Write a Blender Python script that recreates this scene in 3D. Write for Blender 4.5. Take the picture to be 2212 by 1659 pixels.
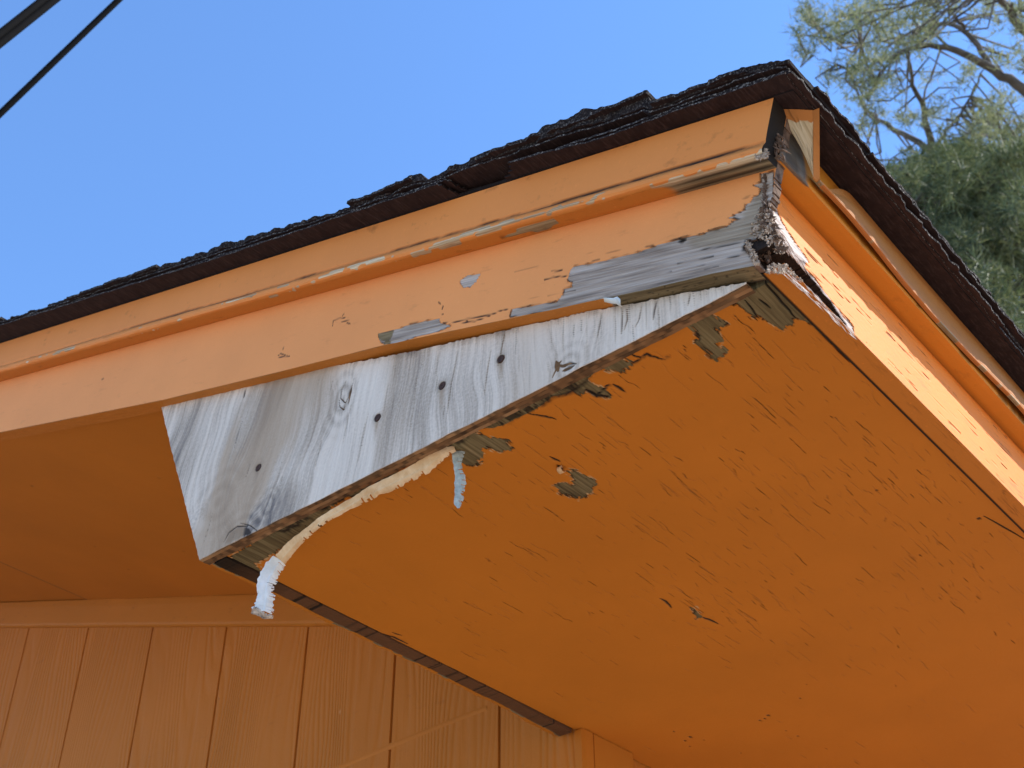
import bpy, math, random
import numpy as np
from mathutils import Vector, Matrix
rnd = random.Random(7)
SC = bpy.context.scene
for o in list(bpy.data.objects): bpy.data.objects.remove(o)

# ---------------------------------------------------------------- camera
CAM = np.array([-0.62816011, -0.294731, -0.62209238])
RM = np.array([[0.64186288, -0.76681337, -0.00304989],
               [0.46660038, 0.39371899, -0.79200344],
               [0.60851962, 0.50693453, 0.61050901]])      # rows: right, down, forward
FP = 2825.69; CX, CY = 1106.0, 829.5                       # pixels of a 2212 x 1659 view
cd = bpy.data.cameras.new('camera'); cam = bpy.data.objects.new('camera', cd)
SC.collection.objects.link(cam); SC.camera = cam
cam.matrix_world = Matrix(((RM[0][0], -RM[1][0], -RM[2][0], CAM[0]),
                           (RM[0][1], -RM[1][1], -RM[2][1], CAM[1]),
                           (RM[0][2], -RM[1][2], -RM[2][2], CAM[2]), (0, 0, 0, 1)))
cd.sensor_width = 36; cd.lens = FP / 2212 * 36
cd.clip_start = 0.02; cd.clip_end = 2000
cd.dof.use_dof = True; cd.dof.focus_distance = 1.12; cd.dof.aperture_fstop = 20
SC.render.resolution_x = 1024; SC.render.resolution_y = 768

# ---------------------------------------------------------------- light
SUN = Vector((0.66, -0.80, 1.02)).normalized()
el = math.asin(SUN.z); az = math.atan2(SUN.x, SUN.y)
w = bpy.data.worlds.new('World'); SC.world = w; w.use_nodes = True
nt = w.node_tree; bg = nt.nodes['Background']
sky = nt.nodes.new('ShaderNodeTexSky'); sky.sky_type = 'NISHITA'; sky.sun_disc = False
sky.sun_elevation = el; sky.sun_rotation = az; sky.altitude = 300
sky.air_density = 1.25; sky.dust_density = 0.0; sky.ozone_density = 10.0
nt.links.new(sky.outputs[0], bg.inputs[0]); bg.inputs[1].default_value = 0.134
ld = bpy.data.lights.new('sun', 'SUN'); ld.energy = 3.0; ld.angle = math.radians(0.5); ld.color = (1, .95, .86)
so = bpy.data.objects.new('sun', ld); SC.collection.objects.link(so)
so.rotation_euler = SUN.to_track_quat('Z', 'Y').to_euler()
SC.view_settings.view_transform = 'Standard'; SC.view_settings.look = 'None'
SC.view_settings.exposure = 1.27; SC.view_settings.gamma = 1

# ---------------------------------------------------------------- frame of the house corner
TH = 0.3166627882594332
Uv = np.array([0, math.cos(TH), math.sin(TH)]); Nv = np.array([0, -math.sin(TH), math.cos(TH)])
Ev = np.array([1., 0, 0]); Gv = np.array([0, 1., 0]); Zv = np.array([0, 0, 1.])
A = 0.5647; YC = 0.5915; GZ = -2.25          # gable wall plane, eave wall plane, ground
ND = 0.136                                   # roof deck underside above the rake line
def ray(q):
    return RM.T @ np.array([q[0] - CX, q[1] - CY, FP])
def unp(q, P, n):
    d = ray(q); n = np.array(n, float)
    return CAM + d * (n @ (np.array(P) - CAM) / (n @ d))
def at(x, y, dist):
    d = ray((x, y)); return CAM + d / np.linalg.norm(d) * dist
def eun(E, u, n):
    """point(s) from rake coordinates"""
    E, u, n = np.broadcast_arrays(np.asarray(E, float), np.asarray(u, float), np.asarray(n, float))
    return np.stack([E, u * Uv[1] + n * Nv[1], u * Uv[2] + n * Nv[2]], -1)
def px_un(pts, E=0.0):
    o = []
    for q in pts:
        X = unp(q, (E, 0, 0), Ev); o.append((X @ Uv, X @ Nv))
    return np.array(o)
def px_plane(pts, P, n, i, j):
    return np.array([[unp(q, P, n)[i], unp(q, P, n)[j]] for q in pts])

# ---------------------------------------------------------------- numpy noise and masks
def h2(ix, iy, s=0):
    v = (ix.astype(np.int64) * 374761393 + iy.astype(np.int64) * 668265263 + s * 982451653) & 0xffffffff
    v = ((v ^ (v >> 13)) * 1274126177) & 0xffffffff
    v = ((v ^ (v >> 16)) * 2246822519) & 0xffffffff
    return ((v ^ (v >> 15)) & 0xffffff) / float(0xffffff)
def vn(x, y, s=0):
    x = np.asarray(x, float); y = np.asarray(y, float); x, y = np.broadcast_arrays(x, y)
    ix = np.floor(x); iy = np.floor(y); fx = x - ix; fy = y - iy
    fx = fx * fx * (3 - 2 * fx); fy = fy * fy * (3 - 2 * fy)
    a = h2(ix, iy, s); b = h2(ix + 1, iy, s); c = h2(ix, iy + 1, s); d = h2(ix + 1, iy + 1, s)
    return (a * (1 - fx) + b * fx) * (1 - fy) + (c * (1 - fx) + d * fx) * fy
def fbm(x, y, s=0, o=4):
    r = 0; a = .5; t = 0
    for k in range(o):
        r = r + a * vn(x * 2 ** k, y * 2 ** k, s + k * 17); t += a; a *= .5
    return r / t
def smooth(a, b, x):
    t = np.clip((x - a) / (b - a), 0, 1); return t * t * (3 - 2 * t)
def sdf(X, Y, poly):
    """signed distance, negative inside"""
    P = np.asarray(poly, float); d = np.full(X.shape, 1e9); ins = np.zeros(X.shape, bool)
    for i in range(len(P)):
        a = P[i]; b = P[(i + 1) % len(P)]; e = b - a
        t = np.clip(((X - a[0]) * e[0] + (Y - a[1]) * e[1]) / (e @ e + 1e-15), 0, 1)
        d = np.minimum(d, np.hypot(X - a[0] - t * e[0], Y - a[1] - t * e[1]))
        c = ((a[1] > Y) != (b[1] > Y))
        with np.errstate(divide='ignore', invalid='ignore'):
            xi = (b[0] - a[0]) * (Y - a[1]) / (b[1] - a[1] + 1e-15) + a[0]
        ins ^= c & (X < xi)
    return np.where(ins, -d, d)
def stamp_poly(X, Y, bare, crack, poly, jag=.0015, soft=.0005, gx=40, gy=400, seed=3, rim=.0006, rim_shade=.8, val=1.0, ra=None, step=0):
    lo = poly.min(0) - .012; hi = poly.max(0) + .012
    m = (X > lo[0]) & (X < hi[0]) & (Y > lo[1]) & (Y < hi[1])
    x = X[m]; y = Y[m]
    d = sdf(x, y, poly) + (fbm(x * gx, y * gy, seed, 3) - .5) * 2 * jag
    if step: d = d + (h2(np.floor(x / .008 + .8 * h2(np.floor(y / .0022), y * 0, 5)), np.floor(y / .0022), seed) - .5) * 2 * step
    bare[m] = np.maximum(bare[m], val * smooth(soft, -soft, d))
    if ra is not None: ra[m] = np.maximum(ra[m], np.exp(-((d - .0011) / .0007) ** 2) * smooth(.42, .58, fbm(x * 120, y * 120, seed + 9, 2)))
    if rim_shade: crack[m] = np.maximum(crack[m], rim_shade * np.exp(-((d - rim * .2) / rim) ** 2) * smooth(.25, .6, fbm(x * 90, y * 90, seed + 5, 2)))  # dark rim: shadow gap under lifted paint, painted into the crack mask
def stamp_line(X, Y, crack, pts, wid=.0006, val=.9):
    pts = np.asarray(pts)
    lo = pts.min(0) - .004; hi = pts.max(0) + .004
    m = (X > lo[0]) & (X < hi[0]) & (Y > lo[1]) & (Y < hi[1])
    if not m.any(): return
    x = X[m]; y = Y[m]; d = np.full(x.shape, 1e9)
    tot = len(pts) - 1
    for i in range(tot):
        a = pts[i]; b = pts[i + 1]; e = b - a
        t = np.clip(((x - a[0]) * e[0] + (y - a[1]) * e[1]) / (e @ e + 1e-15), 0, 1)
        s = (i + t) / tot; ww = wid * (.35 + .65 * np.sin(np.pi * np.clip(s, .02, .98)))
        d = np.minimum(d, np.hypot(x - a[0] - t * e[0], y - a[1] - t * e[1]) / ww)
    crack[m] = np.maximum(crack[m], val * np.exp(-d ** 2))

# ---------------------------------------------------------------- objects
COL = SC.collection
def thing(name, label, cat, loc=(0, 0, 0), group=None, kind=None):
    o = bpy.data.objects.new(name, None); COL.objects.link(o); o.location = loc
    o.empty_display_size = .1; tag(o, label, cat, group, kind); return o
def tag(o, label=None, cat=None, group=None, kind=None):
    if label: o['label'] = label
    if cat: o['category'] = cat
    if group: o['group'] = group
    if kind: o['kind'] = kind
def parent(o, p):
    if p is None: return
    o.parent = p
    M = Matrix.Translation(p.location); q = p.parent
    while q is not None: M = Matrix.Translation(q.location) @ M; q = q.parent
    o.matrix_parent_inverse = M.inverted() if p.parent is None else Matrix.Identity(4)
class Acc:
    def __init__(s): s.v = []; s.f = []; s.n = 0; s.at = {}; s.sm = []; s.tri = []
    def add(s, V, F, attrs=None, sm=False, mi=0):
        V = np.asarray(V, float).reshape(-1, 3); k = len(V)
        for a in set(s.at) | set(attrs or {}):
            L = s.at.setdefault(a, [])
            have = sum(len(z) for z in L)
            dim = None
            if attrs and a in attrs: arr = np.asarray(attrs[a], float); arr = arr.reshape(k, -1)
            else: arr = None
            if have < s.n: L.append(('z', s.n - have) and np.zeros((s.n - have, arr.shape[1] if arr is not None else L[0].shape[1])))
            if arr is None: arr = np.zeros((k, L[0].shape[1]))
            L.append(arr)
        F = np.asarray(F, np.int64)
        if len(F):
            s.f.append((F + s.n, sm, mi))
        s.v.append(V); s.n += k
    def grid(s, X, back=None, keep=None, attrs=None, sm=False, flip=False, bset=None, sidemat=0):
        nv, nu = X.shape[:2]; idx = np.arange(nv * nu).reshape(nv, nu)
        if keep is None: keep = np.ones((nv - 1, nu - 1), bool)
        a, b, c, d = idx[:-1, :-1], idx[:-1, 1:], idx[1:, 1:], idx[1:, :-1]
        F = [np.stack([a[keep], b[keep], c[keep], d[keep]], -1)]
        V = X.reshape(-1, 3); at_ = {k: np.asarray(v, float).reshape(nv * nu, -1) for k, v in (attrs or {}).items()}
        if back is not None:
            B = (X + np.asarray(back)).reshape(-1, 3); o = nv * nu
            V = np.concatenate([V, B]); at_ = {k: np.concatenate([v, np.full(v.shape, bset[k]) if bset and k in bset else v]) for k, v in at_.items()}
            F.append(np.stack([d[keep], c[keep], b[keep], a[keep]], -1) + o)
            K = np.pad(keep, 1)
            for (e0, e1, nb) in ((a, b, K[:-2, 1:-1]), (b, c, K[1:-1, 2:]), (c, d, K[2:, 1:-1]), (d, a, K[1:-1, :-2])):
                m = keep & ~nb
                F.append(np.stack([e1[m], e0[m], e0[m] + o, e1[m] + o], -1))
        mi = np.concatenate([np.full(len(f), sidemat if i > 1 else 0) for i, f in enumerate(F)])
        F = np.concatenate(F)
        if flip: F = F[:, ::-1]
        used = np.zeros(len(V), bool); used[F.reshape(-1)] = True
        mp = np.cumsum(used) - 1
        s.add(V[used], mp[F], {k: v[used] for k, v in at_.items()}, sm, mi)
    def hexa(s, P, attrs=None):
        """8 points: bottom 4 then top 4"""
        F = [(3, 2, 1, 0), (4, 5, 6, 7), (0, 1, 5, 4), (1, 2, 6, 5), (2, 3, 7, 6), (3, 0, 4, 7)]
        s.add(P, F, attrs)
    def box(s, lo, hi, frame=None, attrs=None):
        x0, y0, z0 = lo; x1, y1, z1 = hi
        P = np.array([(x0, y0, z0), (x1, y0, z0), (x1, y1, z0), (x0, y1, z0), (x0, y0, z1), (x1, y0, z1), (x1, y1, z1), (x0, y1, z1)], float)
        if frame == 'r': P = eun(P[:, 0], P[:, 1], P[:, 2])
        s.hexa(P, attrs)
    def tube(s, pts, rad, n=8, attrs=None, cap=True):
        pts = np.asarray(pts, float); rad = np.broadcast_to(rad, len(pts)); R = []
        for i, p in enumerate(pts):
            t = pts[min(i + 1, len(pts) - 1)] - pts[max(i - 1, 0)]; t = t / (np.linalg.norm(t) + 1e-12)
            r = np.array([.3, .2, 1.]) if abs(t[2]) < .9 else np.array([1., .1, .2])
            x = np.cross(t, r); x /= np.linalg.norm(x); y = np.cross(t, x)
            a = np.arange(n) / n * 2 * np.pi
            R.append(p + rad[i] * (np.cos(a)[:, None] * x + np.sin(a)[:, None] * y))
        V = np.concatenate(R); m = len(pts); F = []
        k = np.arange(n); k2 = (k + 1) % n
        for i in range(m - 1):
            F.append(np.stack([i * n + k, i * n + k2, (i + 1) * n + k2, (i + 1) * n + k], -1))
        s.add(V, np.concatenate(F), attrs, True)
    def build(s, name, mat, par=None, **kw):
        V = np.concatenate(s.v); me = bpy.data.meshes.new(name)
        nq = sum(f.size for f, _, _ in s.f); nf = sum(len(f) for f, _, _ in s.f)
        me.vertices.add(len(V)); me.vertices.foreach_set('co', V.astype(np.float32).ravel())
        me.loops.add(nq); me.polygons.add(nf)
        li = np.concatenate([f.ravel() for f, _, _ in s.f]).astype(np.int32)
        lt = np.concatenate([np.full(len(f), f.shape[1]) for f, _, _ in s.f]).astype(np.int32)
        ls = np.concatenate([[0], np.cumsum(lt)[:-1]]).astype(np.int32)
        sm = np.concatenate([np.full(len(f), q) for f, q, _ in s.f])
        mi = np.concatenate([(np.full(len(f), m_) if not hasattr(m_, '__len__') else m_) for f, _, m_ in s.f]).astype(np.int32)
        me.loops.foreach_set('vertex_index', li); me.polygons.foreach_set('loop_start', ls)
        me.polygons.foreach_set('loop_total', lt); me.polygons.foreach_set('use_smooth', sm); me.polygons.foreach_set('material_index', mi)
        me.update(calc_edges=True)
        for k, L in s.at.items():
            arr = np.concatenate(L)
            if len(arr) < len(V): arr = np.concatenate([arr, np.zeros((len(V) - len(arr), arr.shape[1]))])
            if arr.shape[1] == 1:
                at_ = me.attributes.new(k, 'FLOAT', 'POINT'); at_.data.foreach_set('value', arr.astype(np.float32).ravel())
            else:
                at_ = me.attributes.new(k, 'FLOAT_VECTOR', 'POINT'); at_.data.foreach_set('vector', arr.astype(np.float32).ravel())
        me.validate()
        for m in (mat if isinstance(mat, (list, tuple)) else [mat]): me.materials.append(m)
        o = bpy.data.objects.new(name, me); COL.objects.link(o); parent(o, par); tag(o, **kw)
        return o

# ---------------------------------------------------------------- materials
class NT:
    def __init__(s, name):
        s.m = bpy.data.materials.new(name); s.m.use_nodes = True; s.t = s.m.node_tree
        s.b = s.t.nodes['Principled BSDF']; s.out = s.t.nodes['Material Output']
    def n(s, typ, ins=None, **pr):
        d = s.t.nodes.new('ShaderNode' + typ)
        for k, v in pr.items(): setattr(d, k, v)
        for k, v in (ins or {}).items(): s.set(d.inputs[k], v)
        return d
    def set(s, sock, v):
        if isinstance(v, bpy.types.NodeSocket): s.t.links.new(v, sock)
        elif isinstance(v, bpy.types.Node): s.t.links.new(v.outputs[0], sock)
        else:
            if hasattr(sock.default_value, '__len__') and len(sock.default_value) == 4 and len(v) == 3: v = (*v, 1)
            sock.default_value = v
    def attr(s, name): return s.n('Attribute', attribute_name=name)
    def fac(s, name): return s.attr(name).outputs['Fac']
    def vec(s, name): return s.attr(name).outputs['Vector']
    def math(s, op, a, b=0.0, c=None):
        d = s.n('Math', operation=op); s.set(d.inputs[0], a); s.set(d.inputs[1], b)
        if c is not None: s.set(d.inputs[2], c)
        return d.outputs[0]
    def map(s, v, scale, loc=(0, 0, 0)):
        return s.n('Mapping', {'Vector': v, 'Scale': scale, 'Location': loc}).outputs[0]
    def noise(s, v, scale, detail=3, rough=.5, dist=0):
        return s.n('TexNoise', {'Vector': v, 'Scale': scale, 'Detail': detail, 'Roughness': rough, 'Distortion': dist}).outputs['Fac']
    def ramp(s, f, stops, interp='LINEAR'):
        d = s.n('ValToRGB', {'Fac': f}); cr = d.color_ramp; cr.interpolation = interp
        while len(cr.elements) < len(stops): cr.elements.new(.5)
        for e, (p, c) in zip(cr.elements, stops):
            e.position = p; e.color = (*c, 1) if len(c) == 3 else c
        return d.outputs['Color']
    def mr(s, f, a, b, c=0., d=1., t='LINEAR'):
        return s.n('MapRange', {'Value': f, 'From Min': a, 'From Max': b, 'To Min': c, 'To Max': d}, interpolation_type=t).outputs[0]
    def mix(s, f, a, b, mode='MIX'):
        d = s.n('Mix', data_type='RGBA', blend_type=mode)
        s.set(d.inputs[0], f); s.set(d.inputs[6], a); s.set(d.inputs[7], b); return d.outputs[2]
    def bump(s, h, strength=.3, dist=.001, nrm=None):
        d = s.n('Bump', {'Height': h, 'Strength': strength, 'Distance': dist})
        if nrm is not None: s.set(d.inputs['Normal'], nrm)
        return d.outputs[0]
    def fin(s, col, rough, nrm=None, spec=.4):
        s.set(s.b.inputs['Base Color'], col); s.set(s.b.inputs['Roughness'], rough)
        s.set(s.b.inputs['Specular IOR Level'], spec)
        if nrm is not None: s.set(s.b.inputs['Normal'], nrm)
        return s.m
def obj_co(N): return N.n('TexCoord').outputs['Object']

PAINT = (.85, .322, .098)
def paint_mat(name, paint=PAINT, bare=((.0, (.12, .09, .07)), (.35, (.32, .25, .195)), (.7, (.49, .405, .335)), (1., (.64, .55, .47))),
              warm=((.0, (.07, .045, .02)), (.5, (.21, .15, .075)), (1., (.34, .26, .14))), dirt=(.10, .035, .012), ghost=.25, hair=0.0):
    """weathered latex paint; attributes: bare 0..1, warm 0..1, crack 0..1 (also painted rim shade), gc = (along grain, across, 0)"""
    N = NT(name); g = N.vec('gc')
    fine = N.noise(N.map(g, (14, 420, 1)), 1, 4, .6)
    med = N.noise(N.map(g, (5, 60, 1)), 1, 3, .55, .6)
    mixg = N.math('MULTIPLY_ADD', fine, .55, N.math('MULTIPLY', med, .45))
    gr = N.mr(mixg, .32, .68)
    bcol = N.mix(N.fac('warm'), N.ramp(gr, bare), N.ramp(gr, warm))
    big = N.noise(g, 5, 4, .6); sp = N.noise(g, 240, 2, .6); spk = N.noise(g, 900, 1)
    pc = N.mix(N.mr(big, .3, .7), tuple(c * .93 for c in paint), tuple(min(1, c * 1.06) for c in paint))
    pc = N.mix(N.fac('under_shade'), pc, (.50, .165, .022))  # undersides get a darker paint colour that stands in for shade
    pc = N.mix(N.mr(sp, .62, .8, 0, .30), pc, tuple(min(1, c * 1.25) for c in paint))
    pc = N.mix(N.mr(N.noise(N.map(g, (30, 90, 1), (3, 1, 0)), 1, 4, .7), .60, .82, 0, ghost), pc, dirt)
    pc = N.mix(N.mr(N.noise(N.map(g, (260, 260, 1), (7, 3, 0)), 1, 1), .80, .86, 0, .5), pc, dirt)
    bm = N.mr(N.fac('bare'), .35, .65, t='SMOOTHSTEP')
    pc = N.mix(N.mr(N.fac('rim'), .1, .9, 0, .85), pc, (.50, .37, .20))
    if hair:
        hn = N.noise(N.map(g, (15, 230, 1), (2, 5, 0)), 1, 2, .5, .12)
        hl = N.mr(N.math('ABSOLUTE', N.math('SUBTRACT', hn, .5)), .006, .040, 1, 0)
        hm = N.math('MULTIPLY', N.mr(N.noise(N.map(g, (13, 45, 1), (9, 2, 0)), 1, 3, .6), .52, .62), N.mr(N.noise(g, 3.2, 2), .35, .6, .15, 1))
        pc = N.mix(N.math('MULTIPLY', N.math('MULTIPLY', hl, hm), hair), pc, tuple(c * .16 for c in paint))
    col = N.mix(bm, pc, bcol)
    cr = N.fac('crack')
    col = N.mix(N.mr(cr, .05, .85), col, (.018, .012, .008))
    hb = N.math('MULTIPLY', mixg, N.mr(bm, 0, 1, .14, 1.6))
    h = N.math('ADD', hb, N.math('MULTIPLY', sp, .22))
    h = N.math('SUBTRACT', h, N.math('MULTIPLY', cr, 1.5))
    h = N.math('SUBTRACT', h, N.math('MULTIPLY', bm, .5))
    nr = N.bump(h, .8, .0010)
    return N.fin(col, N.mr(bm, 0, 1, .62, .9), nr, .18)
M_fascia = paint_mat('fascia_paint')
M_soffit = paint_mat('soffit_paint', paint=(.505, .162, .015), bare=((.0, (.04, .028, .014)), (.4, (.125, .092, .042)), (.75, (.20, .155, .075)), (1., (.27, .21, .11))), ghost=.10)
M_wallpaint = paint_mat('wall_trim_paint', paint=(.48, .160, .015), ghost=.4)
M_trim = paint_mat('trim_paint', paint=(.76, .262, .062), bare=((.0, (.22, .10, .04)), (.42, (.48, .34, .20)), (.65, (.68, .53, .34)), (1., (.88, .76, .58))), ghost=.6)
M_wood = paint_mat('bare_board', paint=(.13, .058, .026), bare=((.0, (.03, .018, .012)), (.5, (.15, .09, .055)), (1., (.28, .19, .11))))

def mat_siding():
    N = NT('siding_paint'); g = N.vec('gc')
    big = N.noise(g, 3, 3); sp = N.noise(g, 200, 2)
    pc = N.mix(N.mr(big, .3, .7), (.45, .146, .015), (.52, .172, .022))
    pc = N.mix(N.mr(N.noise(N.map(g, (20, 60, 1)), 1, 4, .7), .62, .85, 0, .35), pc, (.16, .06, .02))
    pc = N.mix(N.mr(N.noise(N.map(g, (70, 25, 1), (4, 4, 0)), 1, 2), .76, .80, 0, .5), pc, (.75, .50, .28))
    pc = N.mix(N.mr(N.noise(N.map(g, (110, 90, 1), (14, 4, 0)), 1, 2), .75, .80, 0, .6), pc, (.12, .045, .015))
    pc = N.mix(N.mr(N.fac('crack'), .05, .9), pc, (.10, .035, .012))
    sx = N.n('SeparateXYZ', {0: g}).outputs[0]
    nn = N.noise(N.map(g, (6.5, .95, 1)), 1, 2, .45); n2 = N.noise(N.map(g, (90, 6, 1)), 1, 2)
    ph = N.math('ADD', N.math('MULTIPLY', sx, 520), N.math('ADD', N.math('MULTIPLY', nn, 150), N.math('MULTIPLY', n2, 3.)))
    wv = N.math('POWER', N.math('MULTIPLY_ADD', N.math('SINE', ph), .5, .5), 1.6)
    msk = N.mr(N.noise(N.map(g, (9, 1.6, 1)), 1, 2), *[.38, .52])
    h = N.math('MULTIPLY', wv, N.math('MULTIPLY_ADD', msk, .7, .3))
    h = N.math('ADD', h, N.math('MULTIPLY', sp, .25))
    return N.fin(pc, .65, N.bump(h, .62, .0022), .18)
M_siding = mat_siding()

def mat_ply():
    """weathered plywood: tone attribute carries the grain figure"""
    N = NT('weathered_plywood'); g = N.vec('gc'); t = N.fac('tone')
    fine = N.noise(N.map(g, (620, 16, 1)), 1, 4, .65); fuzz = N.noise(g, 420, 3, .6)
    tt = N.math('ADD', t, N.math('MULTIPLY', N.math('SUBTRACT', fine, .5), .42))
    tt = N.math('ADD', tt, N.math('MULTIPLY', N.math('SUBTRACT', fuzz, .5), .30))
    col = N.ramp(tt, [(0, (.05, .04, .035)), (.22, (.20, .17, .15)), (.42, (.44, .36, .285)), (.62, (.69, .585, .48)), (1, (.90, .79, .66))])
    col = N.mix(N.mr(N.fac('warm'), 0, 1, 0, .75), col, (.44, .31, .20))
    col = N.mix(N.mr(N.fac('crack'), .08, .9), col, (.025, .02, .02))
    h = N.math('ADD', N.math('MULTIPLY', fine, .8), N.math('MULTIPLY', fuzz, .6))
    h = N.math('SUBTRACT', h, N.math('MULTIPLY', N.fac('crack'), 2))
    return N.fin(col, .9, N.bump(h, .7, .0008), .25)
M_ply = mat_ply()
def simple(name, c1, c2, scale=60, rough=.8, bump=.4, dist=.001, co='Object', detail=4, spec=.3):
    N = NT(name); v = N.n('TexCoord').outputs[co]
    f = N.noise(v, scale, detail, .6)
    return N.fin(N.mix(N.mr(f, .3, .7), c1, c2), rough, N.bump(f, bump, dist), spec)
def mat_shingle():
    N = NT('asphalt_shingle'); v = obj_co(N)
    f = N.noise(v, 70, 5, .7); gr = N.n('TexVoronoi', {'Vector': v, 'Scale': 700}).outputs['Distance']
    hair = N.noise(N.map(v, (60, 400, 300)), 1, 4, .7)
    col = N.mix(N.mr(f, .3, .7), (.007, .005, .005), (.022, .014, .012))
    col = N.mix(N.mr(hair, .56, .74, 0, .45), col, (.045, .030, .027))
    ed = N.math('MULTIPLY', N.fac('edge'), N.mr(N.noise(v, 520, 3, .7), .52, .66, 0, .8))
    col = N.mix(ed, col, (.34, .30, .26))
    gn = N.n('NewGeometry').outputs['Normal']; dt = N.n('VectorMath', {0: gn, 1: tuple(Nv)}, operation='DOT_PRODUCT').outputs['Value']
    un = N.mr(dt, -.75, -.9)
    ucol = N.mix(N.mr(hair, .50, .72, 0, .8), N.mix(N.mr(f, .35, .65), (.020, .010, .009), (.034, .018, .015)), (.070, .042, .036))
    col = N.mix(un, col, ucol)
    h = N.math('ADD', gr, N.math('MULTIPLY', f, .8)); h = N.math('MULTIPLY', h, N.mr(un, 0, 1, 1, .15))
    return N.fin(col, .9, N.bump(h, .5, .0008), .15)
M_shingle = mat_shingle()
M_rust = simple('rusty_steel', (.03, .016, .012), (.085, .040, .026), 500, .8)
M_splinter = simple('torn_wood', (.07, .04, .028), (.66, .52, .39), 230, .9, .6)
M_fibre = simple('torn_fibre', (.34, .22, .17), (.80, .70, .62), 120, .9, .6)
M_splinter2 = simple('rotten_wood', (.05, .028, .018), (.24, .15, .10), 140, .95, .8, .002)
M_rotshade = simple('rotten_split_shade', (.008, .005, .004), (.035, .022, .016), 200, .95, .8, .002)  # rotten split faces, near-black so the colour carries the gap's shade
M_dark = simple('hollow_shade', (.004, .003, .003), (.012, .008, .006), 90, 1)  # near-black stand-in for the shade inside the hollow corner

# ---------------------------------------------------------------- ground
N = NT('pale_bounce_ground'); v = obj_co(N)
f = N.noise(v, 1.2, 6, .6); f2 = N.noise(v, 60, 4, .7)
M_ground = N.fin(N.mix(N.mr(N.math('MULTIPLY_ADD', f2, .6, N.math('MULTIPLY', f, .4)), .35, .65), (.36, .29, .22), (.52, .44, .36)), .95, N.bump(f2, .6, .02), .1)  # pale colour picked so the unseen ground bounces light up to the eave
a = Acc(); n_ = 41; s_ = np.linspace(-1, 1, n_); s_ = np.sign(s_) * np.abs(s_) ** 3 * 900
gx, gy = np.meshgrid(s_, s_); gz = GZ + .05 * (fbm(gx * .2, gy * .2, 1) - .5) - .03
a.grid(np.stack([gx, gy, gz], -1), sm=True)
a.build('ground', M_ground, kind='structure')

# ---------------------------------------------------------------- house
HO = (A, YC, GZ)
house = thing('house', 'orange painted wooden house corner with peeling boxed eave and black shingle roof', 'house', HO)

# rake fascia -------------------------------------------------------------
L1 = px_un([(0, 934), (351, 864), (603, 803), (830, 745), (1106, 687), (1262, 653), (1400, 624), (1538, 590), (1636, 572)])[::-1]
def warp(u): return np.interp(u, L1[:, 0], L1[:, 1], left=L1[0, 1], right=L1[-1, 1] * 0)
us = np.concatenate([np.arange(-.002, 1.34, .0011), np.linspace(1.35, 5.2, 24)])
ns = np.concatenate([np.linspace(0, 1, 92)])
UU, NN0 = np.meshgrid(us, ns)
NN = warp(UU) * (1 - NN0) + NN0 * .1335 * 1.0
bare = np.zeros(UU.shape); crack = np.zeros(UU.shape); warm = np.zeros(UU.shape)
P1 = px_un([(1102, 684), (1102, 680), (1106, 667), (1154, 659), (1202, 651), (1216, 635), (1217, 623), (1234, 618), (1236, 609), (1225, 606.6), (1230, 584), (1240, 575),
            (1273, 569), (1309, 562), (1324, 557), (1368, 548), (1425, 528), (1481, 512), (1517, 506), (1533, 497), (1570, 488), (1584, 476), (1602, 469), (1574, 470), (1608, 451), (1610, 442),
            (1620, 437), (1628, 424), (1638, 420), (1644, 408), (1628, 400), (1644, 393), (1643, 375), (1670, 370), (1670, 590), (1400, 640)])
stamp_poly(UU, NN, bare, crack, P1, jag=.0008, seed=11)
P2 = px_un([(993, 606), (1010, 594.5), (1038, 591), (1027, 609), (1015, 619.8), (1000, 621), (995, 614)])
stamp_poly(UU, NN, bare, crack, P2, jag=.0004, rim_shade=.25, gx=200, gy=300, seed=5)
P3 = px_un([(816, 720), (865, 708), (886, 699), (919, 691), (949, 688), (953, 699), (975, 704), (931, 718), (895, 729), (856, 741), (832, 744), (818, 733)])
stamp_poly(UU, NN, bare, crack, P3, jag=.0018, gx=30, gy=500, rim_shade=.6, seed=8)
stamp_poly(UU, NN, warm, crack, px_un([(816, 720), (850, 712), (840, 744), (816, 733)]), rim_shade=0, jag=.003)
stamp_poly(UU, NN, warm, crack, px_un([(1481, 515), (1533, 497), (1600, 469), (1645, 400), (1652, 500), (1607, 522), (1500, 532)]), rim_shade=0, jag=.004, gx=30, gy=200, soft=.004, val=.55)
def cr_px(lst, X, Y, crack, f=px_un, wid=.0006, val=.9):
    for l in lst: stamp_line(X, Y, crack, f(l), wid, val)
cr_px([[(718, 705), (720, 692), (735, 687), (752, 686)], [(735, 697), (745, 694), (760, 691)], [(748, 697), (758, 700)], [(744, 676), (740, 682)],
       [(598, 770), (606, 764), (620, 768)], [(600, 772), (625, 769)], [(610, 757), (613, 748)], [(946, 652), (952, 657)], [(957, 660), (955, 668)],
       [(952, 681), (958, 678)], [(955, 698), (985, 695), (1010, 688), (1040, 683), (1060, 680), (1086, 669), (1104, 668)], [(1005, 695), (1012, 690)],
       [(1190, 586), (1215, 583)], [(1176, 604), (1195, 598), (1232, 596)], [(1601, 429), (1625, 422)], [(1538, 497), (1558, 492)],
       [(1479, 512), (1440, 520)], [(1060, 681), (1025, 694), (990, 698)]], UU, NN, crack, wid=.0007)
cr_px([[(219, 820), (224, 818)]], UU, NN, crack, wid=.0016, val=.6)
cr_px([[(1466, 520), (1480, 516)]], UU, NN, crack, wid=.0028, val=.95)
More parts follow.
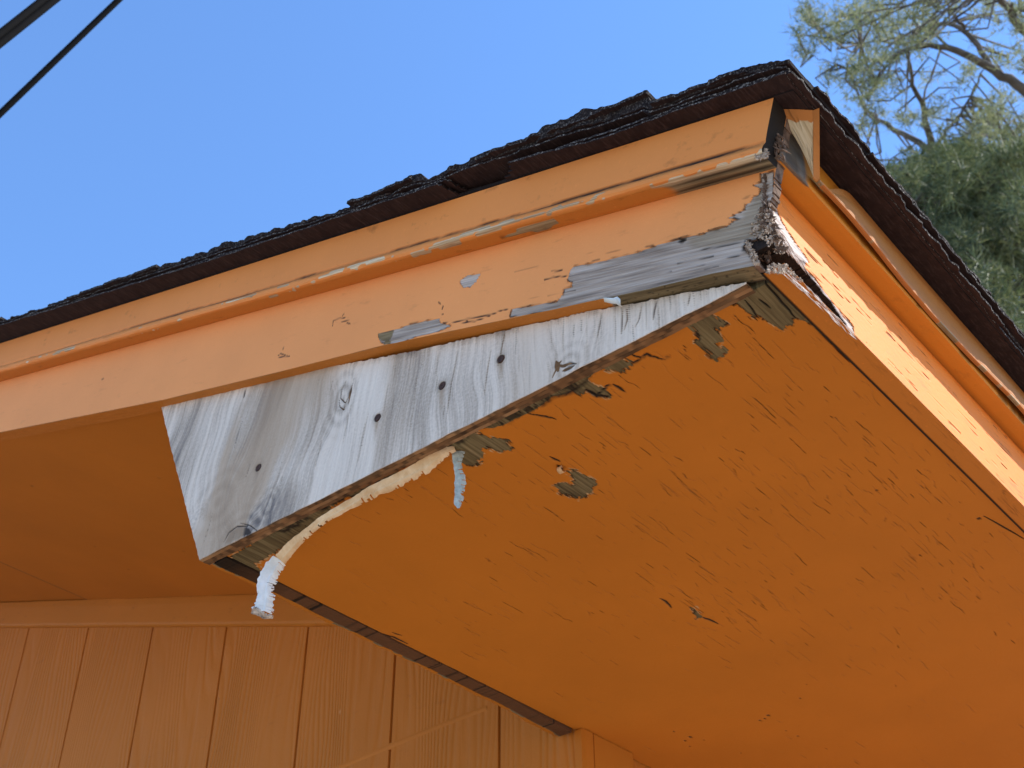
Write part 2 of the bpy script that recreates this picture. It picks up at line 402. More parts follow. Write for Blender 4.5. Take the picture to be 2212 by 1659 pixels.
cr_px([[(1499, 540), (1560, 530), (1610, 521)], [(1560, 560), (1600, 549)], [(1500, 560), (1540, 552)]], UU, NN, crack, wid=.0007, val=.75)
# checking along the bare grain
for k in range(34):
    u0 = rnd.uniform(.005, .24); n0 = rnd.uniform(.002, .05); L = rnd.uniform(.006, .03)
    stamp_line(UU, NN, crack, [(u0, n0), (u0 + L * .5, n0 + rnd.uniform(-.0005, .0005)), (u0 + L, n0)], rnd.uniform(.0002, .0004), rnd.uniform(.2, .6))
crack = np.where(bare > .4, crack, np.where(NN < .002, crack, crack))
hole = px_un([(1606, 536), (1611, 521), (1640, 514), (1647, 512), (1648, 470), (1651, 440), (1700, 440), (1700, 600), (1639, 600), (1637, 574), (1632, 562), (1620, 548)])
hd = sdf(UU, NN, hole) + (fbm(UU * 300, NN * 500, 4, 3) - .5) * .004
notch = hd < 0
end = us[None, :] < (.002 + .004 * fbm(NN * 160, 0 * NN, 9, 3))
kill = notch | (end & (UU < .02))
crack = np.maximum(crack, np.where(bare > .5, .8 * smooth(.003, .0, hd), 0))
rough = (fbm(UU * 60, NN * 700, 21, 3) - .5)
EE = np.where(bare > .5, .0006 + .0008 * rough, 0) + crack * .0006 + .0010 * (fbm(UU * 3, NN * 8, 2, 2) - .5)
EE = EE - .0008 * np.exp(-((bare - .1) / .12) ** 2) * (bare > .01)
X = eun(EE, UU, NN); keep = ~(kill[:-1, :-1] | kill[1:, 1:])
gc = np.stack([UU, NN, 0 * UU], -1)
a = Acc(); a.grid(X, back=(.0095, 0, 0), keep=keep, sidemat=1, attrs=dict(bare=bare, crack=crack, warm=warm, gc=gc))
# underside face of the board (its own bare wood; shade darkened into the paint)
eu = np.linspace(0, 1, 14); U2, E2 = np.meshgrid(us, eu); zf = E2 * .019
Lb = px_un([(1636, 590), (1312, 641)])
ub = px_un([(1312, 641)])[0, 0]
b2 = smooth(ub + .004, ub - .001, U2 + .006 * (fbm(E2 * 6, U2 * 200, 3) - .5)); c2 = np.zeros(U2.shape)
c2 = np.maximum(c2, .6 * np.exp(-((fbm(U2 * 25, E2 * 14, 7, 3) - .5) / .010) ** 2) * b2)
c2 = np.maximum(c2, .9 * smooth(.016, .0185, zf) * (U2 < ub + .05))
X2 = eun(zf, U2, warp(U2) - .0006 + .0006 * (fbm(U2 * 60, E2 * 5, 2) - .5))
k2 = np.broadcast_to((us[:-1] > .008)[None], (len(eu) - 1, len(us) - 1))
a.grid(X2, back=eun(0, 0, .0004), keep=k2, attrs=dict(bare=b2, crack=c2, warm=b2, under_shade=1 - b2, gc=np.stack([U2, zf, 0 * zf], -1)))
rake = a.build('rake_fascia', [M_fascia, M_splinter2], house, label='long orange sloping fascia board with grey bare wood at its corner end')
# inner thickness of the board
a = Acc(); a.box((.0098, .03, .004), (.019, 5.2, ND - .003), 'r', dict(gc=np.zeros((8, 3)))); a.build('backing_board', M_wood, rake)
# flap of curled paint under the board
def ribbon(pts, wdir, wid, th=.0006, n=None):
    pts = np.asarray(pts, float); return pts
pf = [unp(q, (0.004, 0, 0), Ev) for q in [(1285, 653), (1305, 652), (1325, 660), (1345, 668), (1358, 678), (1371, 686)]]
pg = [unp(q, (0.000, 0, 0), Ev) for q in [(1285, 649), (1308, 643), (1332, 649), (1350, 655), (1365, 668), (1372, 685)]]
off = [0, 0, .003, .008, .012, .015]
V1 = np.array([p - np.array([o_, 0, 0]) for p, o_ in zip(pf, off)]); V2 = np.array([p - np.array([o_ * 1.25, 0, 0]) for p, o_ in zip(pg, off)])
s6 = np.linspace(0, 1, 5)[:, None, None]; Xr = V1[None] * (1 - s6) + V2[None] * s6; Xr[:, :, 0] -= .002 * np.sin(np.pi * s6[:, :, 0])
a = Acc(); a.grid(Xr, back=(.0005, 0, .0003), sm=True)
M_chip = simple('paint_flake', (.62, .60, .52), (.80, .79, .72), 120, .7)
a.build('paint_flake', M_chip, rake)

# rake trim -----------------------------------------------------------------
prof = [(0, .0845), (-.004, .0838), (-.008, .0836), (-.012, .0834), (-.016, .0832), (-.0195, .0838), (-.0212, .0855), (-.0214, .0880), (-.0206, .0905), (-.0192, .0925), (-.0184, .0945), (-.0190, .0970),
        (-.0192, .106), (-.0192, .116), (-.0192, .126), (-.0192, ND - .0012)]
tu = np.concatenate([np.arange(.004, 1.34, .0016), np.linspace(1.36, 5.2, 24)]); K = len(prof)
kk = np.arange(K); UT, KT = np.meshgrid(tu, kk)
PE = np.array(prof)[:, 0][:, None] + 0 * UT; PN = np.array(prof)[:, 1][:, None] + 0 * UT
lipz = (KT >= 4) & (KT <= 8); grooz = (KT >= 9) & (KT <= 10)
nz = .6 * fbm(UT * 11, KT * .9, 31, 4) + .4 * fbm(UT * 60, KT * 1.3, 32, 3); nl = fbm(UT * 7, KT * .1, 33, 2)
amt = smooth(1.05, .15, UT)
bareT = np.where(lipz & (KT <= 7), smooth(.52, .47, nz + .10 * (1 - amt) + .20 * (nl - .5) + .05 * np.abs(KT - 6)), 0.)
crackT = np.where(grooz, .22 + .6 * smooth(.4, .6, nz), 0) * smooth(1.6, .4, UT) + np.where(KT == 8, .25 * amt, 0)
und = (KT <= 4)
bareT = np.maximum(bareT, np.where(und, smooth(.125, .07, UT + .06 * (nz - .5)), 0))
crackT = np.maximum(crackT, np.where(und & (KT % 2 == 1), .75 * smooth(.11, .06, UT) * smooth(.3, .5, nz), 0))
pp = px_plane([(1081, 514), (1134, 487), (1197, 472), (1213, 483), (1164, 498), (1117, 505)], eun(0, 0, .084), Nv, 0, 1)
stamp_poly(PE, eun(PE, UT, PN)[..., 1], bareT, crackT, pp, jag=.001, rim_shade=.5, gx=300, gy=30)
crackT = np.maximum(crackT, np.where(KT == 0, .45 * smooth(.6, .3, fbm(UT * 12, 0 * UT, 5)) * smooth(.5, .1, UT), 0))
PE = PE + .0010 * (nz - .5) * lipz * 2; PN = PN + .0012 * (fbm(UT * 60, KT, 8) - .5) * lipz
a = Acc(); gcT = np.stack([UT, KT * .004, 0 * UT], -1)
a.grid(eun(PE, UT, PN)[::-1], attrs=dict(under_shade=(KT <= 4)[::-1] * .85, bare=bareT[::-1], crack=crackT[::-1], warm=(KT < 4)[::-1] * .8, gc=gcT[::-1]))
# end grain cap
e0 = eun(PE[:, 0], UT[:, 0], PN[:, 0]); cen = eun(-.004, .012, .115)
a.add(np.concatenate([e0, [eun(0, .004, ND - .0012)]]), [list(range(K)) + [K]], dict(bare=np.ones(K + 1), crack=np.full(K + 1, 1.), warm=np.ones(K + 1), gc=np.zeros((K + 1, 3))))
a.build('trim_strip', M_trim, rake)

# triangular return panel (weathered plywood) ---------------------------------
T1 = .0113
def pE(q, E=T1): return unp(q, (E, 0, 0), Ev)
TL = pE((345, 869)); BL = pE((430, 1211)); TP = pE((1612, 611))
ntop = px_un([(345, 868), (603, 812), (886, 760), (1092, 712.6), (1255, 676), (1359, 657), (1493, 630), (1603, 611)], T1)
nu, nv = 620, 220
sg = np.linspace(0, 1, nu); tg = np.linspace(0, 1, nv); S_, T_ = np.meshgrid(sg, tg)
tip = TP[1]; yb = tip + (BL[1] - tip) * sg; zb = 0.0012 + 0 * sg
yt = tip + (TL[1] - tip) * sg; ztp = np.interp(yt / math.cos(TH), ntop[::-1, 0], ntop[::-1, 1])  # n of the top edge
zt = yt * math.tan(TH) + (ztp + .0010) / math.cos(TH) - .001
zt = np.maximum(zt, zb + .0004)
Y = yb * (1 - T_) + yt * T_; Zz = zb * (1 - T_) + zt * T_
edge = (fbm(sg * 260, 0 * sg, 3, 3) - .5) * .0016
Zz = Zz + edge * (T_ > .999) * 0
Y = Y + (.0012 * (fbm(T_ * 40, 0 * T_, 6, 3) - .5)) * (S_ > .999)
# grain figure
def yz(q): X = pE(q); return X[1], X[2]
lean = .04 + .20 * smooth(.2, .6, Y)
gx_ = Y + lean * (Zz - .05) + .012 * (fbm(Y * 8, Zz * 11, 41, 3) - .5) * 2 * smooth(.05, .35, Y)
tone = np.zeros(Y.shape)
knots = [((741, 862), .018, .030, 1.0), ((1228, 792), .020, .022, .8), ((515, 1165), .028, .024, 1.1), ((470, 1085), .040, .034, .7), ((580, 1090), .016, .02, .5), ((430, 1110), .014, .010, .5), ((1000, 700), .012, .012, .2)]
ring = np.zeros(Y.shape)
for (q, ry, rz, s_k) in knots:
    ky, kz = yz(q); dy = (Y - ky); dz = (Zz - kz); r = np.hypot(dy / ry, dz / rz)
    gx_ = gx_ + s_k * ry * .9 * np.sign(dy) * np.exp(-r * r * .5) * (1 - np.exp(-(dy / ry * 3) ** 2))
    ring += s_k * np.exp(-(r * .9) ** 2) * (.5 + .5 * np.sin(r * 13 + 3 * fbm(Y * 60, Zz * 60, 5, 2)))
streak = fbm(gx_ * 42, Zz * 3.0, 51, 3); fine = fbm(gx_ * 330, Zz * 9, 52, 4); blot = fbm(gx_ * 14, Zz * 6, 53, 4)
soft_ = fbm(gx_ * 22, Zz * 7, 57, 2)
leftw = smooth(.15, .5, Y)
tone = .67 - leftw * .14 * smooth(.44, .84, streak) - .24 * smooth(.46, .84, blot) * (.4 + .6 * leftw) + .34 * (fine - .5) - .10 * leftw * smooth(.5, .75, soft_)
tone -= .24 * ring
warmp = .95 * smooth(.38, .62, fbm(gx_ * 18 + 3, Zz * 4, 61, 3)) * (.35 + .65 * leftw)
crk = np.zeros(Y.shape)
def yzl(l): return np.array([yz(q) for q in l])
# long drying cracks follow the grain
for k in range(95):
    y0 = rnd.uniform(.03, .42) if k < 75 else rnd.uniform(.42, .66); z0 = rnd.uniform(0, .14 * min(1, y0 / .45) + .01); L = rnd.uniform(.01, .05)
    y0 += 0; ln = .04 + .20 * float(smooth(.2, .6, y0))
    stamp_line(Y, Zz, crk, [(y0 - ln * L * i / 4 + rnd.uniform(-.0004, .0004), z0 + L * i / 4) for i in range(5)], rnd.uniform(.00018, .00045), rnd.uniform(.25, .8))
for l, wd in [([(1353, 665), (1354, 690), (1348, 712)], .0006), ([(1385, 664), (1380, 690), (1372, 706)], .0005), ([(1418, 650), (1413, 670), (1411, 690)], .0008), ([(1490, 636), (1486, 660)], .0005),
              ([(1300, 676), (1290, 730)], .0005), ([(1344, 672), (1342, 722)], .0006), ([(1090, 712), (1085, 740), (1075, 790)], .0005), ([(760, 830), (756, 850), (752, 872)], .0011), ([(765, 815), (757, 848), (745, 870), (735, 860), (738, 840), (748, 822)], .0006),
              ([(745, 868), (742, 885), (733, 878), (732, 860)], .0006), ([(758, 838), (753, 858)], .0022), ([(1192, 815), (1205, 785), (1212, 778)], .0010), ([(1203, 787), (1215, 790), (1230, 784), (1245, 786)], .0016), ([(1200, 780), (1204, 800)], .0026), ([(1215, 800), (1240, 790)], .0020),
              ([(1060, 755), (1052, 800), (1046, 850)], .0004), ([(990, 760), (975, 830), (965, 905)], .0004), ([(520, 1130), (540, 1135), (560, 1150)], .0006), ([(484, 1172), (495, 1150), (512, 1137), (535, 1137)], .0010), ([(530, 842), (526, 860)], .0012)]:
    stamp_line(Y, Zz, crk, yzl(l), wd, .95)
ky = yzl([(486, 1176), (498, 1150), (516, 1138), (538, 1142), (543, 1152)]); d_ = sdf(Y, Zz, ky); tone -= .42 * smooth(.001, -.002, d_)
# patchy darker line along the top edge
tone -= .18 * smooth(.012, 0, (1 - T_) * (zt - zb)) * smooth(.3, .7, fbm(Y * 90, Zz * 20, 3))
NAILS = [(558, 1010), (815, 902), (955, 833), (1081, 775)]
for q in NAILS:
    ky_, kz_ = yz(q); r = np.hypot(Y - ky_, (Zz - kz_)); tone -= .22 * np.exp(-(r / .007) ** 2)
    tone -= .16 * np.exp(-((Y - ky_) / .003) ** 2) * smooth(.006, -.002, Zz - kz_) * smooth(-.05, -.0, Zz - kz_)
    crk = np.maximum(crk, .9 * smooth(.0046, .0038, r)); warmp = np.maximum(warmp, .9 * np.exp(-((Y - ky_) / .0035) ** 2) * smooth(-.035, -.002, Zz - kz_) * (Zz < kz_))
ed = smooth(.0012, 0, (1 - T_) * (zt - zb)) * smooth(.5, .62, fbm(Y * 250, 0 * Y, 4, 2)); crk = np.maximum(crk, .7 * ed)
E_ = T1 - .0016 * (streak - .5) - .0006 * (fine - .5) + crk * .0012
a = Acc(); a.grid(np.stack([E_, Y, Zz], -1), back=(.0007, 0, 0), attrs=dict(tone=tone, warm=warmp, crack=crk, gc=np.stack([gx_, Zz, 0 * Y], -1)))
ret = a.build('return_panel', M_ply, house, label='bare grey weathered plywood triangle with rusty nails under the sloping fascia')
# plywood body with its layered brown lower edge
ns_ = 200; sy = np.linspace(0, 1, ns_); a = Acc()
for li, (e0_, e1_, dz) in enumerate([(.0009, .0042, .0), (.0042, .0048, .0012), (.0048, .0085, .0004), (.0085, .0090, .0014), (.0090, .0125, .0008)]):
    yy = tip + (BL[1] - tip) * sy; zz = .0006 + dz + .0010 * (fbm(yy * 120, li + 0 * yy, 7, 3) - .5)
    ytt = tip + (TL[1] - tip) * sy; ztt = np.maximum(np.interp(sy, sg, zt) - .0006, zz + .0002)
    top = np.stack([T1 + e0_ + 0 * yy, ytt, ztt], -1); bot = np.stack([T1 + e0_ + 0 * yy, yy, zz], -1)
    br = np.full((2, ns_), 1. if li % 2 == 0 else .0)
    crx = np.array([.5 * smooth(.45, .65, fbm(yy * 160, li + 0 * yy, 15, 3))] * 2)
    a.grid(np.stack([bot, top]), back=(e1_ - e0_, 0, 0), attrs=dict(bare=br, crack=crx, warm=br, gc=np.stack([np.array([yy, yy]), np.array([zz * 0 + li * .01, zz * 0 + .02 + li * .01]), np.zeros((2, ns_))], -1)))
M_ply_edge = paint_mat('plywood_edge', paint=(.34, .15, .055), warm=((.0, (.07, .035, .015)), (.5, (.24, .125, .055)), (1., (.42, .25, .12))), ghost=.6)
a.build('panel_edge', M_ply_edge, ret)
for q in NAILS:
    P = pE(q); a = Acc(); ang = np.arange(12) / 12 * 2 * np.pi
    rr = [0.0001, .0018, .0034, .0038, .0038]; xx = [.0008, .0004, .0002, .0010, .0030]
    X = np.array([[(P[0] + xx[i] - .0004, P[1] + r * math.cos(t), P[2] + r * math.sin(t)) for t in list(ang) + [0]] for i, r in enumerate(rr)])
    a.grid(X, sm=False); a.build('nail', M_rust, ret)
    if q == NAILS[0]: pass

# eave soffit -----------------------------------------------------------------
ZS = .004; SY1 = .602
ys = np.arange(.0085, SY1, .00052)
es = np.concatenate([np.arange(T1 + .0128, 1.15, .0020), np.linspace(1.17, 8, 12)])
EEg, YYg = np.meshgrid(es, ys)
def px_s(pts): return px_plane(pts, (0, 0, ZS), Zv, 0, 1)
bare = np.zeros(EEg.shape); crack = np.zeros(EEg.shape); RI = np.zeros(EEg.shape); lift = np.zeros(EEg.shape)
S = dict(
 s1=[(1575, 662), (1595, 640), (1625, 600), (1645, 585), (1700, 640), (1752, 699), (1735, 692), (1715, 695), (1690, 713), (1668, 700), (1646, 691), (1610, 674), (1590, 660)],
 s2=[(1481, 703), (1532, 676), (1571, 701), (1550, 711), (1560, 736), (1553, 743), (1570, 764), (1547, 781), (1502, 742), (1513, 733)],
 s3=[(1290, 795), (1336, 770), (1364, 784), (1342, 809), (1315, 800)],
 s4=[(1205, 830), (1255, 816), (1291, 834), (1319, 857), (1297, 852), (1288, 855), (1264, 842), (1254, 857), (1231, 849), (1205, 846)],
 s5=[(960, 950), (1020, 932), (1060, 944), (1094, 953), (1106, 968), (1080, 979), (1047, 965), (1041, 980), (1036, 1004), (1005, 1004), (980, 990)],
 s6=[(1196, 1047), (1222, 1043), (1232, 1050), (1240, 1036), (1231, 1020), (1222, 1015), (1250, 1018), (1291, 1042), (1278, 1065), (1245, 1078), (1215, 1067)],
 s7=[(1493, 1310), (1500, 1312), (1511, 1326), (1517, 1331), (1510, 1337), (1504, 1337), (1500, 1324)],
 s8=[(480, 1215), (560, 1165), (640, 1120), (700, 1090), (725, 1085), (700, 1128), (670, 1150), (620, 1180), (580, 1203), (556, 1218), (566, 1240), (575, 1252), (560, 1256), (520, 1225)])
for i, (k, q) in enumerate(S.items()):
    stamp_poly(EEg, YYg, bare, crack, px_s(q), jag=.0030 if k in ('s4', 's5', 's8', 's1') else .0018, gx=30, gy=240, seed=70 + i, soft=.0006, rim_shade=.85, rim=.0006, ra=RI, step=.0022)
# chewed paint along the panel edge next to the return panel
edn = T1 + .0128 + .010 * smooth(.30, .75, fbm(YYg * 38, EEg * 3, 90, 4)) * smooth(.10, .2, YYg) * smooth(.60, .5, YYg)
eb = smooth(.001, -.001, EEg - edn); bare = np.maximum(bare, eb)
crack = np.maximum(crack, .85 * np.exp(-((EEg - edn) / .0022) ** 2) * smooth(.45, .62, fbm(YYg * 60, EEg * 20, 91, 3)) * smooth(.14, .2, YYg))
crack = np.maximum(crack, .7 * eb * smooth(.5, .64, fbm(YYg * 260, EEg * 60, 93, 3)))
def wob(l, a=.0005, n=4):
    l = np.asarray(l); o = []
    for i in range(len(l) - 1):
        for t in np.arange(n) / n: o.append(l[i] * (1 - t) + l[i + 1] * t + np.array([rnd.uniform(-a, a), rnd.uniform(-a, a)]))
    return np.array(o + [l[-1]])
for l, wd in [([(1288, 856), (1312, 834), (1325, 830)], .0012), ([(1325, 830), (1350, 847)], .0014), ([(1358, 765), (1385, 775), (1398, 765), (1410, 772), (1435, 777)], .0013), ([(1385, 775), (1362, 790)], .0013), ([(1435, 777), (1448, 768)], .0010),
              ([(1516, 1333), (1530, 1338), (1550, 1347)], .0016), ([(1427, 1293), (1440, 1300), (1450, 1313)], .0014), ([(1190, 987), (1210, 997)], .0012), ([(1214, 1015), (1205, 1005)], .0015),
              ([(1265, 842), (1290, 856), (1318, 858)], .0018), ([(1140, 893), (1180, 900), (1200, 905)], .0011), ([(820, 1369), (850, 1378), (880, 1392)], .0016), ([(846, 1368), (868, 1374)], .0010),
              ([(1745, 690), (1790, 735), (1835, 782)], .0010), ([(2125, 1115), (2212, 1165)], .0009), ([(1640, 600), (1690, 655), (1720, 690)], .0010), ([(1640, 648), (1665, 668)], .0008), ([(1610, 650), (1640, 690)], .0007)]:
    stamp_line(EEg, YYg, crack, wob(px_s(l)), wd, 1.0)
# long sliver cracks following the plywood face grain
nz_ = 0
for k in range(2600):
    e0 = rnd.uniform(.03, 1.05); y0 = rnd.uniform(.012, .57)
    den = .22 + .8 * float(smooth(.50, .2, y0)) * float(smooth(.85, .25, e0)) + .2 * float(smooth(.2, .05, y0))
    den *= 1 - .55 * float(smooth(.35, .75, e0))
    den *= .25 + 1.3 * float(smooth(.3, .75, vn(e0 * 8, y0 * 13, 77)))
    if rnd.random() > den: continue
    L = rnd.uniform(.005, .014) if rnd.random() < .5 else rnd.uniform(.012, .040); sl = rnd.uniform(-.02, .07)
    f_ = lambda t: (e0 + L * t, y0 + sl * L * t + rnd.uniform(-.00022, .00022))
    l = [f_(t) for t in (0, .2, .4, .6, .8, 1)]
    if rnd.random() < .22: st_ = rnd.uniform(.0012, .0028) * rnd.choice((-1, 1)); l = l[:3] + [(x_ + .0006, y_ + st_) for x_, y_ in l[3:]]
    stamp_line(EEg, YYg, crack, l, rnd.uniform(.00022, .00036), rnd.choice([rnd.uniform(.15, .4), rnd.uniform(.15, .4), rnd.uniform(.3, .7)]))
for q, r in [((1491, 1592), .004), ((1480, 1600), .003), ((1456, 1580), .002), ((1660, 1545), .0035), ((1642, 1556), .003), ((1652, 1552), .0025), ((1728, 1508), .0022), ((1724, 1590), .0022), ((1698, 1578), .002), ((2115, 1121), .0035), ((1894, 1060), .002), ((1988, 1200), .0015), ((1742, 1478), .0015), ((1490, 1612), .002), ((1520, 1598), .0015), ((1600, 1626), .0016)]:
    c_ = px_s([q])[0]; d_ = np.hypot((EEg - c_[0]), (YYg - c_[1]) * 1.5) + .0015 * (fbm(EEg * 300, YYg * 300, 5, 2) - .5)
    crack = np.maximum(crack, .75 * smooth(r, r * .5, d_))
Zs = ZS + bare * .0006 + crack * .0008 + .0022 * (fbm(EEg * 2.5, YYg * 4, 5, 2) - .5) - .0009 * np.exp(-((bare - .12) / .12) ** 2) * (bare > .01)
# lower left corner: paint bulges down from the panel edge
X = np.stack([EEg, YYg + .0006 * (fbm(EEg * 70, 0 * EEg, 3) - .5) * (YYg > SY1 - .003), Zs], -1)
a = Acc(); gcs = np.stack([EEg, YYg, 0 * EEg], -1)
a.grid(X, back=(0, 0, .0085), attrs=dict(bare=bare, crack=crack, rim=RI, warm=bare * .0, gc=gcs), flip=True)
soff = a.build('soffit', M_soffit, house, label='flat orange plywood soffit panel with cracked flaking paint')

# end board closing the box over the gable, seen as a dark strip
n_ = 260; be = np.linspace(T1 + .016, A - .006, n_); a = Acc()
wd_ = .0175 + .0022 * (fbm(be * 22, 0 * be, 3) - .5) * 2
zz = .0035 + .0018 * (fbm(be * 60, 0 * be, 12, 3) - .5) - .004 * smooth(.42, .55, be)
R_ = 8; rows = []
for r in range(R_):
    t = r / (R_ - 1); rows.append(np.stack([be, SY1 + .0012 + wd_ * t, zz + .0008 * (fbm(be * 90, 5 * t + 0 * be, 2) - .5)], -1))
X = np.array(rows); bd = np.zeros(X.shape[:2]); vv = fbm(be * 110, 0 * be, 44, 2)
cg = np.array([.85 * np.exp(-((vv - .5) / .02) ** 2) + .15] * R_); cg[:, :40] = np.maximum(cg[:, :40], np.linspace(.9, .3, 40)[None])
bd[-1] = .8 * smooth(.45, .6, fbm(be * 30, 0 * be, 4, 3)); bd += .45 * smooth(.6, .7, fbm(be * 14, 0 * be, 64, 3))[None]
a.grid(X, back=(0, 0, .09), attrs=dict(bare=bd, crack=cg, warm=bd, gc=np.stack([X[..., 1] * 3, X[..., 0], 0 * X[..., 0]], -1)), flip=True)
endb = a.build('end_board', M_wood, house, label='dark unpainted board edge along the far side of the soffit')
# ragged paint skirt on the wall side of that strip
a = Acc(); yo = SY1 + .0012 + wd_
for r0, r1, dz in ((0, .006, -.001),):
    top = np.stack([be, yo - .0005, zz - .0004 + .001 * (fbm(be * 200, 0 * be, 9, 3) - .5)], -1)
    jag = .003 + .005 * fbm(be * 75, 0 * be, 19, 4)
    bot = np.stack([be, yo + jag, zz + .001 + 0 * be], -1)
    a.grid(np.stack([top, bot]), back=(0, 0, .0012), attrs=dict(bare=np.stack([smooth(.5, .6, fbm(be * 40, 0 * be, 5)), 0 * be]), crack=np.zeros((2, n_)), warm=np.ones((2, n_)), gc=np.stack([top, bot])), flip=True)
a.build('caulk_line', M_wallpaint, endb)

# sloping soffit under the rake ---------------------------------------------------
uj = px_plane([(0, 1215), (200, 1305)], (0, 0, 0), Nv, 1, 2); ujv = float(np.mean([y * Uv[1] + z * Uv[2] for y, z in uj]))
E0r = .0192
def rsoff(u0, u1, dn, nm):
    e_ = np.linspace(E0r, A + .004, 120); u_ = np.concatenate([np.linspace(u0, min(u1, 2.3), 160)] + ([np.linspace(2.35, u1, 8)] if u1 > 2.4 else []))
    U3, E3 = np.meshgrid(u_, e_)
    c3 = .8 * np.exp(-((U3 - ujv) / .0035) ** 2) * smooth(.50, .40, E3 * 0 + .3)
    for k in range(26):
        uu_ = rnd.uniform(.6, 2.0); ee_ = rnd.uniform(.04, .5); r = rnd.uniform(.0015, .004)
        c3 = np.maximum(c3, .4 * np.exp(-(np.hypot((U3 - uu_), (E3 - ee_) * 1.3) / r) ** 2))
    n3 = dn + .0015 * (fbm(U3 * 3, E3 * 5, 8, 2) - .5)
    a.grid(eun(E3, U3, n3), back=eun(0, 0, .008), attrs=dict(bare=0 * U3, crack=c3, warm=0 * U3, gc=np.stack([U3, E3, 0 * U3], -1)), flip=False)
a = Acc(); rsoff(.55, ujv - .0016, .0016, 'x'); rsoff(ujv + .0016, 5.2, .0030, 'y')
a.build('rake_soffit', M_soffit, house, label='smooth orange soffit sloping up along the gable wall')

# gable wall -----------------------------------------------------------------------
GR = [.722, .915, 1.107, 1.311, 1.522, 1.732, 1.951] + [2.155 + .2032 * k for k in range(28)]
yw = [YC - .0]
for g_ in GR:
    yw += [g_ - .012, g_ - .0024, g_ - .0012, g_ + .0012, g_ + .0024, g_ + .012]
yw += [8.0]; yw = np.array(yw)
dep = np.zeros(len(yw)); isg = np.array([min(abs(y - g_) for g_ in GR) < .0018 for y in yw]); dep[isg] = .0035
ugx = 5.0
def ztop(y): # under the sloping soffit, both roof halves
    yr = 4.7
    return np.where(y < yr, y, 2 * yr - y) * math.tan(TH) - .0005
tz = np.linspace(0, 1, 60) ** .6; Yw, Tw = np.meshgrid(yw, tz)
Zw = GZ + (ztop(Yw) + .02 - GZ) * Tw
Dw = np.broadcast_to(dep[None], Yw.shape)
a = Acc(); a.grid(np.stack([A + Dw, Yw, Zw], -1), back=(.02, 0, 0), attrs=dict(crack=(Dw > 0) * .34, gc=np.stack([Yw, Zw, 0 * Yw], -1)))
gw = a.build('gable_wall', M_siding, house, label='orange grooved plywood siding with embossed wood grain')
# raised seam across the siding
sm_ = [unp(q, (A, 0, 0), Ev) for q in [(700, 1672), (750, 1650), (900, 1588), (1000, 1548), (1052, 1529)]]
a = Acc(); P = np.array(sm_); a.grid(np.stack([P + (.0002, 0, -.0045), P + (-.0006, 0, -.001), P + (-.0006, 0, .001), P + (.0002, 0, .0045)]), attrs=dict(crack=np.zeros((4, 5)), gc=np.stack([P, P, P, P])), back=(.003, 0, 0))
a.build('siding_seam', M_siding, gw)
# frieze board
fe = np.linspace(.56, 5.1, 260); yy3 = np.array([-.052, -.050, -.046, -.012, -.002, .001]); ee3 = np.array([-.0045, -.0085, -.0095, -.0085, -.0075, -.0070])
Uf, Kf = np.meshgrid(fe, np.arange(6)); Nf = yy3[Kf] + .0012 * (fbm(Uf * 12, Kf * .2, 3) - .5); Ef = A + ee3[Kf]
a = Acc(); kp = None
keepf = np.broadcast_to((fe[:-1] > 1.02)[None], (5, len(fe) - 1))
a.grid(eun(Ef, Uf, Nf), back=(.0065, 0, 0), keep=keepf, attrs=dict(bare=0 * Uf, crack=0 * Uf, warm=0 * Uf, gc=np.stack([Uf, Nf, 0 * Uf], -1)))
a.build('frieze_board', M_wallpaint, gw)

# eave wall and its corner board ------------------------------------------------------
xw = [A + .0225]
for k in range(44): g_ = A + .16 + .2032 * k; xw += [g_ - .003, g_ - .0018, g_ + .0018, g_ + .003]
xw += [9.5]; xw = np.array(xw); dx = np.array([.005 if any(abs(x - (A + .16 + .2032 * k)) < .0022 for k in range(44)) else 0 for x in xw])
Xw, Tw = np.meshgrid(xw, np.linspace(0, 1, 12)); Dx = np.broadcast_to(dx[None], Xw.shape)
a = Acc(); a.grid(np.stack([Xw, YC + .012 + Dx, GZ + (.02 - GZ) * Tw], -1), back=(0, .02, 0), attrs=dict(crack=(Dx > 0) * .7, gc=np.stack([Xw, GZ - GZ * Tw, 0 * Xw], -1)))
ew = a.build('eave_wall', M_siding, house)
a = Acc(); zc = np.linspace(GZ, .003, 30)
a.grid(np.stack([np.stack([np.full(30, x), np.full(30, YC + d), zc], -1) for x, d in ((A - .002, .001), (A + .004, -.0016), (A + .016, -.002), (A + .0175, .003), (A + .0195, .003), (A + .0210, -.001), (A + .100, -.001), (A + .103, .002))]),
       back=(.0, .010, 0), attrs=dict(bare=np.zeros((8, 30)), crack=np.repeat(np.array([0, 0, 0, .9, .9, 0, 0, .3])[:, None], 30, 1) * .8, warm=np.zeros((8, 30)), gc=np.zeros((8, 30, 3)) + np.stack([zc, zc * 0, zc * 0], -1)[None]))
a.build('corner_board', M_wallpaint, ew)
# rest of the house body
a = Acc(); a.box((A + .03, YC + .035, GZ), (9.4, 8.0, .0)); a.build('house_core', M_wood, gw)

# eave fascia ------------------------------------------------------------------------
YF = -.010
def px_f(pts, y=YF): return px_plane(pts, (0, y, 0), Gv, 0, 2)
ef = np.concatenate([np.arange(.0005, 1.05, .0013), np.linspace(1.06, 9, 14)]); zf_ = np.concatenate([np.linspace(.0035, .134, 112)])
EF, ZF = np.meshgrid(ef, zf_); ZF = ZF + 0
bare = np.zeros(EF.shape); crack = np.zeros(EF.shape); warm = np.zeros(EF.shape)
